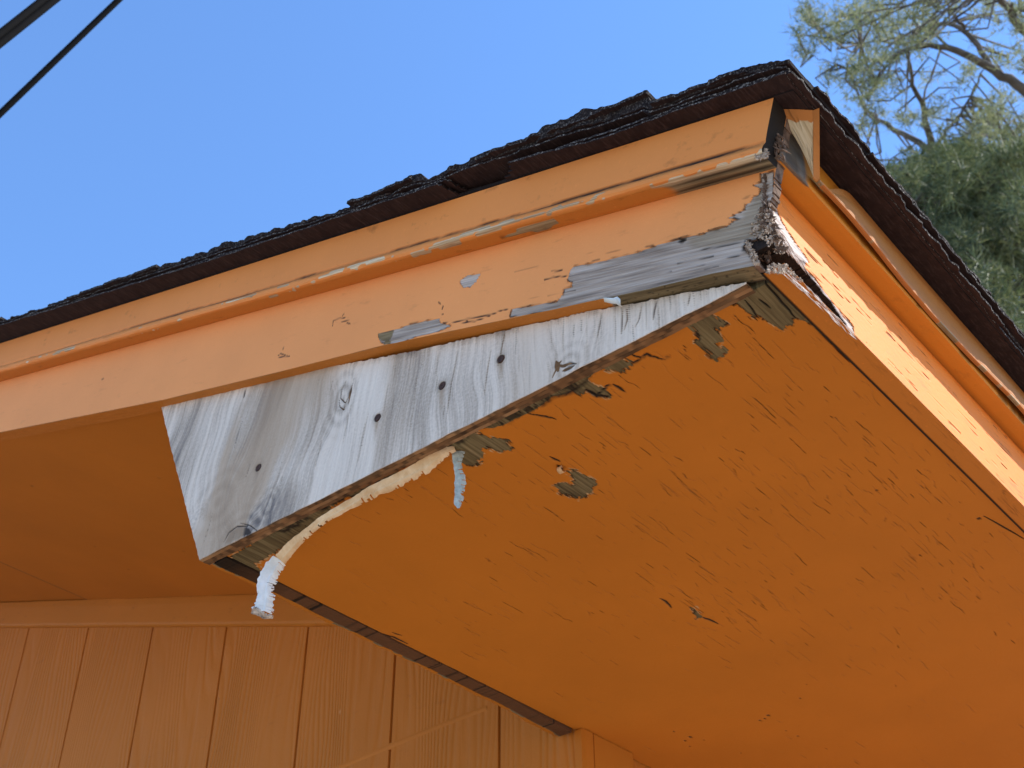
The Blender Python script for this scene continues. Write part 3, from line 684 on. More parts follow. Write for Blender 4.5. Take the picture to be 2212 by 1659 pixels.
# torn pale wood beside the corner and down the lower edge
stamp_poly(EF, ZF, bare, crack, px_f([(1640, 400), (1660, 400), (1672, 440), (1690, 480), (1722, 528), (1748, 565), (1740, 575), (1716, 548), (1690, 530), (1650, 530)]), jag=.002, gx=60, gy=350, seed=31)
stamp_poly(EF, ZF, bare, crack, px_f([(1650, 560), (1690, 575), (1730, 605), (1790, 655), (1842, 712), (1846, 728), (1800, 690), (1720, 612), (1690, 598), (1650, 600)]), jag=.0012, gx=60, gy=350, seed=32)
stamp_poly(EF, ZF, bare, crack, px_f([(1700, 575), (1760, 640), (1845, 725), (1845, 705), (1800, 655), (1760, 600), (1735, 575), (1710, 550)]), jag=.003, gx=60, gy=250, seed=34)
gap = sdf(EF, ZF, px_f([(1640, 500), (1650, 512), (1692, 536), (1712, 556), (1738, 580), (1762, 612), (1795, 652), (1828, 700), (1815, 700), (1785, 668), (1750, 630), (1722, 600), (1700, 580), (1680, 572), (1650, 578), (1630, 560)])) + (fbm(EF * 120, ZF * 420, 6, 3) - .5) * .004
for k in range(300):
    e0 = rnd.uniform(-.01, .85); z0 = rnd.uniform(.006, .085); L = rnd.uniform(.008, .045); sl = rnd.uniform(-.06, .02)
    if rnd.random() > .45 + .5 * float(smooth(.4, .1, e0)): continue
    stamp_line(EF, ZF, crack, [(e0, z0), (e0 + L * .3, z0 + sl * L * .3 + rnd.uniform(-.0004, .0004)), (e0 + L * .7, z0 + sl * L * .7), (e0 + L, z0 + sl * L)], rnd.uniform(.00028, .0005), rnd.uniform(.15, .75))
kill = (gap < 0) | (EF < .0005 + .003 * fbm(ZF * 150, 0 * ZF, 3, 3))
crack = np.maximum(crack, .7 * smooth(.003, 0, gap) * (bare > .5))
Yf = YF + np.where(bare > .5, .0004 + .0014 * (fbm(EF * 60, ZF * 600, 8, 3) - .5), 0) + crack * .0006 + .0012 * (fbm(EF * 3, ZF * 6, 7, 2) - .5)
keep = ~(kill[:-1, :-1] | kill[1:, 1:])
a = Acc(); a.grid(np.stack([EF, Yf, ZF], -1), back=(0, .0185, 0), keep=keep, sidemat=1, attrs=dict(bare=bare, crack=crack, warm=warm, gc=np.stack([EF, ZF, 0 * EF], -1)))
eu_ = np.concatenate([np.linspace(.012, 1.05, 260), np.linspace(1.07, 9, 12)]); yu_ = np.linspace(YF, .0085, 16)
EU, YU = np.meshgrid(eu_, yu_); zu = .0030 - .0008 * (fbm(EU * 12, YU * 30, 3) - .5); cu = np.where(YU > .0068, .9, 0.)
stamp_line(EU, YU, cu, px_plane([(1722, 634), (1732, 631), (1742, 632)], (0, 0, .003), Zv, 0, 1), .0012, .6)
a.grid(np.stack([EU, YU, zu], -1), back=(0, 0, .0004), attrs=dict(bare=0 * EU, crack=cu, warm=0 * EU, under_shade=1 + 0 * EU, gc=np.stack([EU, YU, 0 * EU], -1)), flip=True)
M_eave = paint_mat('eave_paint', hair=.6, paint=(.80, .225, .030), bare=((.0, (.16, .09, .07)), (.4, (.44, .33, .27)), (.75, (.66, .57, .50)), (1., (.78, .72, .66))))
eav = a.build('eave_fascia', [M_eave, M_rotshade], house, label='sunlit orange fascia board along the eave with a rotted split end')
# inner trim strip: underside seen as a bright orange band
def strip(a, path, e, attrs_fn, back):
    pass
te = np.concatenate([np.arange(-.005, 1.1, .003), np.linspace(1.12, 9, 12)])
pr = np.array([(-.0102, .0872), (-.016, .0868), (-.024, .0866), (-.0285, .0868), (-.0296, .0885), (-.0298, .110), (-.0298, .1315)])
Ek, Kk = np.meshgrid(te, np.arange(len(pr))); ysag = .0008 * (fbm(Ek * 5, 0 * Ek, 4) - .5)
sh = .018 * smooth(.02, -.0135, Ek) * 0
bt = np.where(Kk <= 2, smooth(.004, -.006, Ek + .004 * (fbm(Ek * 200, Kk, 4) - .5)), smooth(.055, .02, Ek + .02 * (fbm(Ek * 60, Kk, 6) - .5))); ct = np.where((Kk == 0), .35, 0) + .0 * Ek
ct = ct + .55 * (Kk >= 5) * smooth(.075, .03, Ek)
ct = ct + .5 * (Kk == 4) * smooth(.5, .6, fbm(Ek * 30, Kk, 4))
a = Acc(); a.grid(np.stack([Ek, pr[Kk][..., 0] + ysag, pr[Kk][..., 1] + ysag], -1), back=(0, .0005, .0006), attrs=dict(bare=bt, crack=ct, warm=bt, gc=np.stack([Ek, Kk * .004, 0 * Ek], -1)))
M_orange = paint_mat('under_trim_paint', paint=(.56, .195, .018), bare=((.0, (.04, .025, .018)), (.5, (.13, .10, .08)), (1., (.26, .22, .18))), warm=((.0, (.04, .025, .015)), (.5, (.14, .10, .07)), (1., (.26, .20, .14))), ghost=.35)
a.build('trim_strip', M_orange, eav)
# outer loose trim, sagging off, with its twisted wedge end
te2 = np.concatenate([np.arange(.040, 1.1, .004), np.linspace(1.12, 9, 12)])
sg2 = .0016 * np.sin(te2 * 19) + .0016 * (fbm(te2 * 6, 0 * te2, 14) - .5) * 2
gapw = .0016 + .0012 * fbm(te2 * 9, 0 * te2, 15)
rows = []
for (yy_, zz_) in ((-.0335, .0895), (-.0352, .0900), (-.0358, .0930), (-.0345, .110), (-.0338, .120), (-.0335, .1305)):
    tap = smooth(.036, .11, te2); zq = .0895 + (zz_ - .0895) * np.maximum(.25, tap)
    rows.append(np.stack([te2, yy_ - sg2 * (1 if zz_ < .12 else .2), zq + sg2 * .8 * (zz_ < .1)], -1))
X = np.array(rows); sh_ = X.shape[:2]
a = Acc(); ctt = np.zeros(sh_); ctt[0] = .25
btt = np.zeros(sh_); btt[0:2] = smooth(.55, .62, fbm(te2 * 30, 0 * te2, 5, 3))[None] * .8
a.grid(X, back=(0, .0018, .0002), attrs=dict(bare=btt, crack=ctt, warm=btt, gc=np.stack([X[..., 0], X[..., 2], 0 * X[..., 0]], -1)))
# wedge end piece
n_top = lambda q: unp(q, eun(0, 0, ND - .0008), Nv)
A_ = n_top((1674, 236)); B_ = n_top((1757, 238)); D_ = n_top((1770, 233))
Cb = unp((1757, 383), (0, -.0345, 0), Gv); Db = unp((1771, 398), (0, -.0350, 0), Gv)
m_ = 26; tri = []
for i in range(m_):
    s = i / (m_ - 1); row = []
    L0 = A_ * (1 - s) + Cb * s + (B_ - A_) * .12 * math.sin(math.pi * s) * (1 - s * .3); R0 = B_ * (1 - s) + Cb * s
    bend = .0016 * math.sin(s * 3.1)
    for j in range(m_):
        t = j / (m_ - 1); p = L0 * (1 - t) + R0 * t + np.array([bend, 0, 0]) - np.array([.0005, 0, 0]) * math.sin(t * 3.14)
        row.append(p)
    tri.append(row)
tri = np.array(tri); tg_, sg_ = np.meshgrid(np.linspace(0, 1, m_), np.linspace(0, 1, m_))
bw = smooth(.12, .2, sg_ + .12 * (fbm(tg_ * 5, sg_ * 3, 3) - .5)); cw = .35 * smooth(.55, .7, fbm(tg_ * 24, sg_ * 2.5, 8, 3))
a.grid(tri, back=(.0012, .0004, 0), attrs=dict(bare=bw, crack=cw, warm=np.ones(tri.shape[:2]) * .0, gc=np.stack([tri[..., 2], tri[..., 1], 0 * sg_], -1)))
for (p0, p1, p2, p3) in ((B_, D_, Db, Cb),):
    q_ = np.linspace(0, 1, 12); Q = np.array([[(p0 * (1 - s) + p3 * s) * (1 - t) + (p1 * (1 - s) + p2 * s) * t for t in np.linspace(0, 1, 5)] for s in q_])
    a.grid(Q, back=(.0008, .0008, 0), attrs=dict(bare=np.zeros(Q.shape[:2]), crack=np.zeros(Q.shape[:2]), warm=np.zeros(Q.shape[:2]), gc=Q))
M_loose = paint_mat('loose_trim_paint', paint=(.44, .165, .04), bare=((.0, (.26, .17, .08)), (.4, (.52, .40, .24)), (.75, (.66, .54, .36)), (1., (.74, .66, .50))), ghost=.5)
a.build('loose_trim', M_loose, eav, label='loose trim strip with its creamy bare end twisted away from the corner')

# rotten wood crumbs and splinters at the corner
def splinters(name, mat, polys, count, L, wd, par, seed, jit=.6):
    r = random.Random(seed); V = []; F = []
    for poly, P, n, dirs in polys:
        poly = np.array(poly, float)
        for k in range(count):
            while True:
                q = (r.uniform(poly[:, 0].min(), poly[:, 0].max()), r.uniform(poly[:, 1].min(), poly[:, 1].max()))
                if sdf(np.array([q[0]]), np.array([q[1]]), poly)[0] < 0: break
            c = unp(q, P, n) - .0018 * r.random() * ray(q) / FP
            d = np.array(dirs) + np.array([r.gauss(0, jit) for _ in range(3)]); d /= np.linalg.norm(d)
            s = np.cross(d, [r.gauss(0, 1) for _ in range(3)]); s /= np.linalg.norm(s); t = np.cross(d, s)
            l = r.uniform(*L); w_ = r.uniform(*wd); i = len(V)
            V += [c - d * l / 2, c + s * w_, c + t * w_, c - s * w_ * .8, c - t * w_ * .8, c + d * l / 2]
            F += [(i, i + 1, i + 2), (i, i + 2, i + 3), (i, i + 3, i + 4), (i, i + 4, i + 1), (i + 5, i + 2, i + 1), (i + 5, i + 3, i + 2), (i + 5, i + 4, i + 3), (i + 5, i + 1, i + 4)]
    a = Acc(); a.add(V, F); a.build(name, mat, par)
splinters('rotted_edge', M_splinter, [([(1652, 430), (1662, 440), (1680, 490), (1700, 545), (1680, 550), (1655, 530)], (0, YF - .001, 0), Gv, (0.6, 0, -.6)),
                                    ([(1640, 450), (1652, 440), (1655, 520), (1620, 505), (1625, 480)], (0.0005, 0, 0), Ev, (0, .7, .2)),
                                    ([(1612, 520), (1620, 522), (1640, 562), (1640, 575), (1630, 572), (1612, 540)], (0.000, 0, 0), Ev, (0, .9, .3)),
                                    ([(1660, 570), (1700, 572), (1740, 612), (1700, 590), (1655, 590)], (0, YF - .001, 0), Gv, (0.9, 0, -.1)),
                                    ([(1628, 325), (1655, 322), (1660, 340), (1635, 345)], (-.018, 0, 0), Ev, (0, .9, .3))], 130, (.0014, .0046), (.0005, .0013), eav, 3)
splinters('torn_fibres', M_fibre, [([(1690, 572), (1762, 636), (1846, 722), (1838, 728), (1750, 645), (1690, 592)], (0, YF - .0006, 0), Gv, (1.6, 0, -.02)),
                                  ([(1660, 470), (1700, 545), (1740, 580), (1755, 600), (1725, 560), (1690, 505)], (0, YF - .0006, 0), Gv, (1.2, 0, -.5))], 60, (.007, .022), (.0003, .0007), eav, 17, .09)
splinters('rotten_wood', M_splinter2, [([(1646, 430), (1660, 440), (1684, 500), (1700, 540), (1680, 545), (1655, 500), (1640, 480)], (.000, 0, 0), Ev, (0.2, .5, .5)),
                                       ([(1618, 500), (1650, 490), (1668, 510), (1680, 540), (1660, 565), (1630, 560), (1612, 530)], (.010, 0, 0), Ev, (0.3, .7, .1)),
                                       ([(1655, 240), (1672, 240), (1700, 330), (1690, 345), (1655, 335)], (-.006, 0, 0), Ev, (.5, .2, -.6)),
                                       ([(1650, 380), (1656, 380), (1656, 500), (1650, 500)], (.001, 0, 0), Ev, (.1, .1, .9))], 90, (.003, .010), (.0005, .0016), eav, 5)
# added dark sheet blocks light behind the rotted end; sub-fascia near-black for shade
a = Acc(); V0 = np.array([eun(.0105, .014, .002), eun(.0105, .014, .13), eun(.0105, .06, .13), eun(.0105, .06, .002)])
ng = 30; X = np.array([[(V0[0] * (1 - t) + V0[1] * t) * (1 - s) + (V0[3] * (1 - t) + V0[2] * t) * s + np.array([.004 * float(fbm(np.array(s * 6.), np.array(t * 9.), 3)), 0, 0]) for s in np.linspace(0, 1, ng)] for t in np.linspace(0, 1, ng)])
a.grid(X, back=(.004, 0, 0)); a.build('corner_light_block', M_dark, eav)
a = Acc(); a.box((.0125, .0095, .012), (9, .013, .128)); a.build('sub_fascia', M_dark, eav)

# hanging strips of peeled paint --------------------------------------------------------
def peel(name, path, wids, mat, seed, par, tear=.0, thick=.0005, lab=None, skew=0):
    """path: 3D points of the strip's centre line; width runs across it, facing the viewer"""
    r = random.Random(seed); P = np.array(path); n = len(P)
    t_ = np.linspace(0, n - 1, n * 14); C = np.stack([np.interp(t_, range(n), P[:, i]) for i in range(3)], -1)
    for _ in range(14): C[1:-1] = (C[:-2] + C[1:-1] * 2 + C[2:]) / 4
    W = np.interp(t_, range(n), wids); m = len(C); J = 11; X = np.zeros((J, m, 3)); AB = np.zeros((J, m))
    for i in range(m):
        tn = C[min(i + 1, m - 1)] - C[max(i - 1, 0)]; tn /= np.linalg.norm(tn)
        vw = C[i] - CAM; vw /= np.linalg.norm(vw); vw = vw + np.array([.25, .1, .15]); sd = np.cross(tn, vw); sd /= np.linalg.norm(sd); nrm = np.cross(sd, tn)
        wl = W[i] * (1 + .35 * (float(fbm(np.array(i * .22), np.array(1.), seed, 3)) - .5)); wr = W[i] * (1 + .55 * (float(fbm(np.array(i * .35), np.array(7.), seed, 3)) - .5))
        for j in range(J):
            s = (j / (J - 1) - .5) * 2; ww = wl if s < 0 else wr
            X[j, i] = C[i] + sd * s * ww / 2 + nrm * (.13 * W[i] * (s * s - .5) * (1.4 if s > 0 else .5) + .0012 * (float(fbm(np.array(i * .12), np.array(s * 1.2), seed + 3, 2)) - .5))
    keep = np.ones((J - 1, m - 1), bool)
    ea = [float(fbm(np.array(i * .45), np.array(3.), seed + 20, 3)) for i in range(m)]
    for i in range(m - 1):
        dpt = int(max(0, (ea[i] - .55) * 12)) + (r.randint(2, 5) if r.random() < tear else 0)
        for j in range(min(dpt, J - 4)): keep[(J - 2 - j), i] = False
    a = Acc(); a.grid(X, back=(.0003, .0002, thick), keep=keep, sm=False); return a.build(name, mat, par, label=lab)
def sp(q, z=ZS - .003): return unp(q, (0, 0, z), Zv)
M_peel = simple('peeled_paint', (.55, .32, .14), (.80, .60, .37), 60, .8, .6)
M_peelw = simple('peeled_primer', (.66, .64, .58), (.84, .83, .80), 90, .7, .5)
M_peelg = simple('peeled_grey', (.30, .34, .32), (.50, .54, .50), 260, .8, .7)
p_ = [sp((982, 968), ZS - .001), sp((955, 978), ZS - .003), sp((930, 1000), -.004), sp((890, 1022), -.006), sp((840, 1046), -.008), sp((790, 1070), -.009), sp((745, 1096), -.009), sp((700, 1120), -.009), sp((662, 1152), -.009), sp((630, 1180), -.011), sp((604, 1210), -.014)]
w_ = [.006, .009, .012, .0125, .0115, .010, .008, .0070, .0075, .010, .0130]
peel('peeling_strip', p_, w_, M_peel, 4, soff, .05, lab='long curling strip of tan paint peeling from the soffit edge')
base = p_[-1]; nv_ = (CAM - base) * np.array([1, 1, 0]); nv_ /= np.linalg.norm(nv_)
def hang(q, b): return unp(q, b, nv_)
q_ = [base, hang((590, 1228), base), hang((578, 1250), base), hang((573, 1272), base), hang((573, 1292), base), hang((570, 1308), base), hang((566, 1322), base)]
peel('hanging_strip', q_, [.0145, .016, .0165, .016, .0145, .0165, .0200], M_peelw, 9, soff, .03, lab='white dangling end of the long peeled strip')
q2 = [hang((545, 1317), base), hang((556, 1322), base), hang((572, 1331), base), hang((590, 1333), base)]
peel('frayed_fibre', q2, [.007, .006, .005, .003], M_splinter, 12, soff, .2)
b3 = sp((990, 975), ZS - .001)
nv2 = nv_
q3 = [b3, unp((988, 990), b3, nv2), unp((989, 1010), b3, nv2), unp((994, 1040), b3, nv2), unp((993, 1065), b3, nv2), unp((989, 1085), b3, nv2), unp((991, 1098), b3, nv2)]
peel('peeling_strip', q3, [.010, .008, .007, .009, .008, .007, .002], M_peelg, 15, soff, .08, lab='short grey strip of paint dangling under the soffit')
# small curled chip on the panel
b4 = sp((1212, 1015), ZS - .003); a = Acc()
th_ = np.linspace(0, 5, 16); X = np.array([[b4 + np.array([.0035 * math.cos(t), (j - 2) * .0011, -.003 * math.sin(t)]) for t in th_] for j in range(5)]); a.grid(X, back=(.0004, 0, .0004), sm=True)
a.build('curled_chip', M_peel, soff)

# ---------------------------------------------------------------- roof
roof_deck = Acc(); roof_deck.box((-.019, -.012, ND), (9.3, 5.0, ND + .0035), 'r')
roof = roof_deck.build('roof', M_shingle, house, label='black asphalt shingle roof with ragged layered edges')
SE = lambda u: np.interp(u, [-.02, .15, .35, .7, 1.2, 5], [-.001, .002, -.005, -.004, -.013, -.013])
TP_ = np.array([(1.30, .163), (1.217, .164), (1.18, .165), (1.165, .157), (.972, .160), (.830, .161), (.815, .163), (.80, .158), (.678, .160), (.60, .156), (.53, .155), (.51, .153), (.405, .153), (.392, .166), (.372, .165), (.357, .153), (.323, .160), (.25, .164), (.20, .169), (.185, .1715), (.150, .166), (.118, .167), (.110, .153), (.085, .153), (.06, .153), (.05, .156), (.028, .158), (.005, .156), (-.014, .152)])[::-1]
TP_ = TP_.copy(); TP_[:, 1] += 1.1 * SE(TP_[:, 0])
def roofgrid(nm, du, n_lo, thick, e_in, u_edge, seed, jag, umax=5.0, warpf=None, keepf=None, emax=9.3, edgew=1.0):
    u_ = np.concatenate([u_edge + np.array([0., .0025]), np.arange(u_edge + .006, min(1.34, umax), .0028)] + ([np.linspace(1.36, umax, 20)] if umax > 1.4 else []))
    e_ = np.concatenate([e_in + np.array([0, .002]), np.arange(e_in + .005, .62, .005), np.linspace(.63, emax, 16)])
    Er, Ur = np.meshgrid(e_, u_)
    j1 = jag * (fbm(Ur * 70, 0 * Ur, seed, 4) - .5) * 2 + jag * .8 * (fbm(Ur * 300, 0 * Ur, seed + 1, 2) - .5); wE = smooth(.02, 0, Er - e_in)
    j2 = jag * (fbm(Er * 70, 0 * Er, seed + 2, 4) - .5) * 2 + jag * .8 * (fbm(Er * 300, 0 * Er, seed + 3, 2) - .5); wU = smooth(.02, 0, Ur - u_edge)
    Nr = n_lo + .0012 * (fbm(Er * 8, Ur * 8, seed + 4, 2) - .5)
    if warpf is not None: Nr = Nr + warpf(Er, Ur)
    ed = np.maximum(np.where(Er < e_in + .003, 1., 0), np.where(Ur < u_edge + .004, 1., 0)) * edgew
    kp = None
    if keepf is not None: k_ = keepf(Er, Ur); kp = (k_[:-1, :-1] & k_[1:, 1:])
    a = Acc(); a.grid(eun(Er + j1 * wE + SE(Ur) * smooth(.1, -.02, Er), Ur + j2 * wU, Nr), back=eun(0, 0, thick), keep=kp, attrs=dict(edge=ed), flip=True)
    return a.build(nm, M_shingle, roof)
dip = lambda E, U: -.010 * np.exp(-((U - .30) / .018) ** 2) * smooth(.03, -.03, E) * 0 - .0028 * np.exp(-((U - .155) / .05) ** 2) * smooth(.0, -.035, E)
def hollow(E, U):
    d = np.hypot((U - .300) / .042, (E + .040) / .027) + .35 * (fbm(U * 60, E * 60, 2, 2) - .5); return d > 1
roofgrid('shingle_layer', 0, ND + .0014, .0018, -.0355, -.0150, 201, .0010, warpf=dip, keepf=hollow)
roofgrid('shingle_layer', 0, ND + .0050, .0020, -.0330, -.0165, 211, .0016, warpf=lambda E, U: .0010 * np.sin(U * 20), keepf=lambda E, U: hollow(E, U + .006))
roofgrid('shingle_layer', 0, ND + .0086, .0018, -.0345, -.0140, 221, .0018, warpf=lambda E, U: np.interp(U, TP_[:, 0], TP_[:, 1] - .0150 - .136) * .35)
# top course: its thickness follows the lumpy silhouette
ut = np.concatenate([np.arange(-.0165, 1.34, .0022), np.linspace(1.36, 5.0, 20)]); et = np.concatenate([[-.0350, -.034], np.linspace(-.031, .05, 14), np.linspace(.06, 9.3, 30)])
Et, Ut = np.meshgrid(et, ut); tp = np.interp(Ut, TP_[:, 0], TP_[:, 1]) + .0019 * (fbm(Ut * 110, Et * 60, 5, 4) - .5) * 2 + .0012 * (vn(Ut * 420, Et * 90, 9) - .5)
lo = ND + .0112 + .40 * (np.interp(Ut, TP_[:, 0], TP_[:, 1]) - .150)
jj = .0040 * (fbm(Ut * 85, 0 * Ut, 77, 4) - .5) * 2 * smooth(.01, -.03, Et); tp = np.maximum(tp, lo + .0008)
jj = jj + SE(Ut) * smooth(.1, -.02, Et); Xt = eun(Et + jj, Ut, tp); Xb = eun(Et + jj + .0012, Ut, lo)
a = Acc(); ed = (Et < -.0335) * 1.0
a.grid(Xt, back=(Xb - Xt), attrs=dict(edge=ed * .35), flip=True); a.build('shingle_layer', M_shingle, roof)
# lifted extra tabs that stand out of the silhouette
for (ua, ub_, h0, h1, sd_) in ((.114, .30, .1655, .158, 1), (.38, .47, .162, .156, 2), (.808, 1.0, .162, .158, 3), (1.17, 1.33, .164, .160, 4), (.02, .108, .155, .152, 5)):
    u_ = np.arange(ua, ub_, .0025); e_ = np.array([-.0385, -.037, -.030, -.01, .03, .1]); Er, Ur = np.meshgrid(e_, u_)
    jg = .003 * (fbm(Ur * 90, 0 * Ur, 300 + sd_, 4) - .5) * 2 * (Er < -.02)
    jg = jg + SE(Ur); nn = h0 + 1.1 * SE(Ur) + (h1 - h0) * (Ur - ua) / (ub_ - ua) + .001 * (fbm(Ur * 60, Er * 60, sd_) - .5)
    a = Acc(); a.grid(eun(Er + jg, Ur, nn - .0035), back=eun(0, 0, .0032), attrs=dict(edge=(Er < -.036) * .8), flip=True); a.build('shingle_tab', M_shingle, roof)
# eave side: doubled starter strip ending part way, thick dark step
for (e0, e1, nn, ue, sd_) in ((-.034, .335, .0022, -.0205, 1), (.08, 9.2, .0105, -.0215, 2), (.0, 9.2, .0150, -.0195, 3)):
    e_ = np.arange(max(e0, -.034), min(e1, 1.1), .0025); e_ = np.concatenate([e_, np.linspace(1.12, 9.2, 10)]) if e1 > 1.2 else e_
    u_ = np.array([ue, ue + .0015, ue + .008, ue + .03, ue + .1]); Er, Ur = np.meshgrid(e_, u_)
    jg = .0030 * (fbm(Er * 90, 0 * Er, 320 + sd_, 4) - .5) * 2 * (Ur < ue + .01)
    a = Acc(); a.grid(eun(Er, Ur + jg, ND + nn + .0008 * (fbm(Er * 40, Ur * 30, sd_) - .5)), back=eun(0, 0, .0018), attrs=dict(edge=(Ur < ue + .002) * 1.0)); a.build('shingle_tab', M_shingle, roof)
# far roof half
P5 = eun(0, 5.0, ND + .015); yr_, zr_ = P5[1], P5[2]
a = Acc(); V = []
for x in (-.035, 9.3):
    for (y, z) in ((yr_ - .01, zr_), (yr_ - .01, zr_ - .02), (9.4, zr_ - (9.4 - yr_) * math.tan(TH) - .02), (9.4, zr_ - (9.4 - yr_) * math.tan(TH))): V.append((x, y, z))
a.add(V, [(0, 1, 2, 3), (7, 6, 5, 4), (0, 4, 5, 1), (1, 5, 6, 2), (2, 6, 7, 3), (3, 7, 4, 0)], dict(edge=np.zeros(8))); a.build('roof_slope', M_shingle, roof)

# ---------------------------------------------------------------- overhead cables
N = NT('cable_rubber'); v = obj_co(N); f = N.noise(v, 60, 3)
M_cable = N.fin(N.mix(f, (.002, .002, .002), (.007, .006, .006)), .9, N.bump(f, .2, .002), .08)
def cable(name, q0, q1, dist, dist1, r, lab, twist=False):
    P0 = at(*q0, dist); P1 = at(*q1, dist1); d = P1 - P0; L = np.linalg.norm(d); d /= L
    t = np.linspace(-7, 12, 60); C = P0 + d * t[:, None] + np.array([0, 0, 1]) * (.0022 * (t[:, None] - 0) ** 2)
    a = Acc()
    if twist:
        sdv = np.cross(d, C[30] - CAM); sdv /= np.linalg.norm(sdv)
        a.tube(C + sdv * r * .95, r, 12); a.tube(C - sdv * r * .95 + np.array([0, 0, .3 * r]), r * 1.02, 12)
    else: a.tube(C, r, 12)
    o = a.build(name, M_cable); tag(o, lab, 'cable', 'black overhead cables in the upper left of the sky'); return o
cable('overhead_cable', (0, 246), (256, 0), 4.2, 4.5, .0098, 'single thin black cable crossing the blue sky at the left')
cable('overhead_cable', (0, 84), (106, 0), 3.6, 3.75, .0098, 'thick doubled black cable cutting the top left corner of the sky', True)

# ---------------------------------------------------------------- trees
def mat_leaf(name, c1, c2, c3, tr=.35):
    N = NT(name); v = obj_co(N)
    f = N.noise(v, 1.7, 3, .6); f2 = N.noise(v, 22, 2)
    col = N.mix(N.mr(f, .35, .65), c1, c2); col = N.mix(N.mr(f2, .45, .75, 0, .8), col, c3)
    N.fin(col, .6, None, .3)
    t = N.n('BsdfTranslucent', {'Color': col}); mx = N.n('MixShader', {0: tr, 1: N.b.outputs[0], 2: t.outputs[0]})
    N.t.links.new(mx.outputs[0], N.out.inputs[0]); return N.m
M_pine = mat_leaf('pine_needles', (.09, .12, .045), (.30, .31, .14), (.52, .50, .28))
M_pine2 = mat_leaf('dark_needles', (.035, .055, .026), (.11, .14, .055), (.27, .28, .12), .32)
M_bark = simple('pine_bark', (.055, .045, .036), (.17, .14, .11), 9, .95, .8, .02)
def tufts(acc, pts, r, nn, L=(.09, .16), w=.0045, up=.25):
    V = []; F = []
    for c in pts:
        ax = np.array([r.gauss(0, 1), r.gauss(0, 1), abs(r.gauss(0, 1)) * .5 + up]); ax /= np.linalg.norm(ax)
        for k in range(nn):
            d = ax * .55 + np.array([r.gauss(0, .6) for _ in range(3)]); d /= np.linalg.norm(d); l = r.uniform(*L)
            s = np.cross(d, (r.gauss(0, 1), r.gauss(0, 1), r.gauss(0, 1))); s = s / (np.linalg.norm(s) + 1e-9) * w
            o_ = c + ax * r.uniform(-.06, .08); i = len(V); V += [o_ - s, o_ + s, o_ + d * l]; F.append((i, i + 1, i + 2))
    acc.add(V, F)
def pine(name, lab, base_px, dist, limbs, clusters, mat, seed, needles=12, r0=.085, L=(.07, .13), w=.0040, top_h=None, mid=0, group=None, dens=.27, thin=.42):
    r = random.Random(seed); P = at(*base_px, dist); root = thing(name, lab, 'tree', (P[0], P[1], GZ - .05), group)
    tr = Acc(); cr = Acc()
    h = P[2] - GZ; k = np.linspace(0, 1, 9)
    path = [np.array([P[0] + .10 * math.sin(t * 5) * (1 - t), P[1] + .12 * math.sin(t * 4) * (1 - t), GZ - .05 + h * t]) for t in k]
    tr.tube(path, np.linspace(r0 * 2.1, r0, 9), 10)
    nodes = []
    for pl, dd, ra, rb in limbs:
        pts = [at(x, y, dist + dd * i / max(1, len(pl) - 1)) for i, (x, y) in enumerate(pl)]
        n = len(pts); t_ = np.linspace(0, n - 1, n * 3); C = np.stack([np.interp(t_, range(n), np.array(pts)[:, i]) for i in range(3)], -1)
        C[1:-1] = (C[:-2] + C[1:-1] * 2 + C[2:]) / 4
        C[1:-1] += np.array([[r.gauss(0, .008) for _ in range(3)] for _ in range(len(C) - 2)])
        tr.tube(C, np.linspace(ra, rb, len(C)) * thin, 7); nodes += list(C)
    NP = np.array(nodes); pts = []
    for (x, y, sx, sy, cnt, dd) in clusters:
        for k in range(int(cnt * dens + r.random())):
            q = at(x + r.gauss(0, sx * .8), y + r.gauss(0, sy * .8), dist + dd + r.gauss(0, .55))
            sub = [q + np.array([r.gauss(0, .045) for _ in range(3)]) for _ in range(r.randint(2, 5))]
            pts += sub
            dn = np.linalg.norm(NP - q, axis=1); j = int(np.argmin(dn))
            if dn[j] < 1.5 and r.random() < .6:
                mid_ = (NP[j] + q) / 2 + np.array([r.gauss(0, .08) for _ in range(3)])
                tr.tube([NP[j], mid_, q], [.011, .008, .005], 4)
    tufts(cr, pts, r, needles, L, w)
    t_o = tr.build('trunk', M_bark, root); cr.build('crown', mat, root); return root
DA = 13.0
def grp(region, n, r, s=(16, 12), cnt=(4, 9), dd=.8):
    out = []; poly = np.array(region, float)
    while len(out) < n:
        q = (r.uniform(poly[:, 0].min(), poly[:, 0].max()), r.uniform(poly[:, 1].min(), poly[:, 1].max()))
        if sdf(np.array([q[0]]), np.array([q[1]]), poly)[0] < 0: out.append((q[0], q[1], r.uniform(.6, 1.3) * s[0], r.uniform(.6, 1.3) * s[1], r.randint(*cnt), r.gauss(0, dd)))
    return out
rA = random.Random(21)
limbsA = [([(2015, 335), (1985, 306), (1940, 283), (1900, 262), (1868, 232), (1845, 185), (1838, 150)], .8, .085, .012),
          ([(2015, 335), (2003, 280), (1990, 225), (1968, 160), (1958, 105), (1940, 60)], -.5, .09, .012),
          ([(2015, 335), (2030, 300), (2062, 262), (2092, 215), (2118, 165), (2140, 120)], .3, .05, .01),
          ([(2025, 325), (2050, 300), (2100, 290), (2160, 300), (2212, 300)], -.6, .03, .01),
          ([(1990, 225), (2010, 170), (2030, 110)], .4, .03, .008), ([(1900, 262), (1860, 270), (1820, 262), (1790, 250)], .4, .02, .006),
          ([(1985, 306), (1950, 330), (1900, 350), (1860, 345)], -.4, .02, .006)]
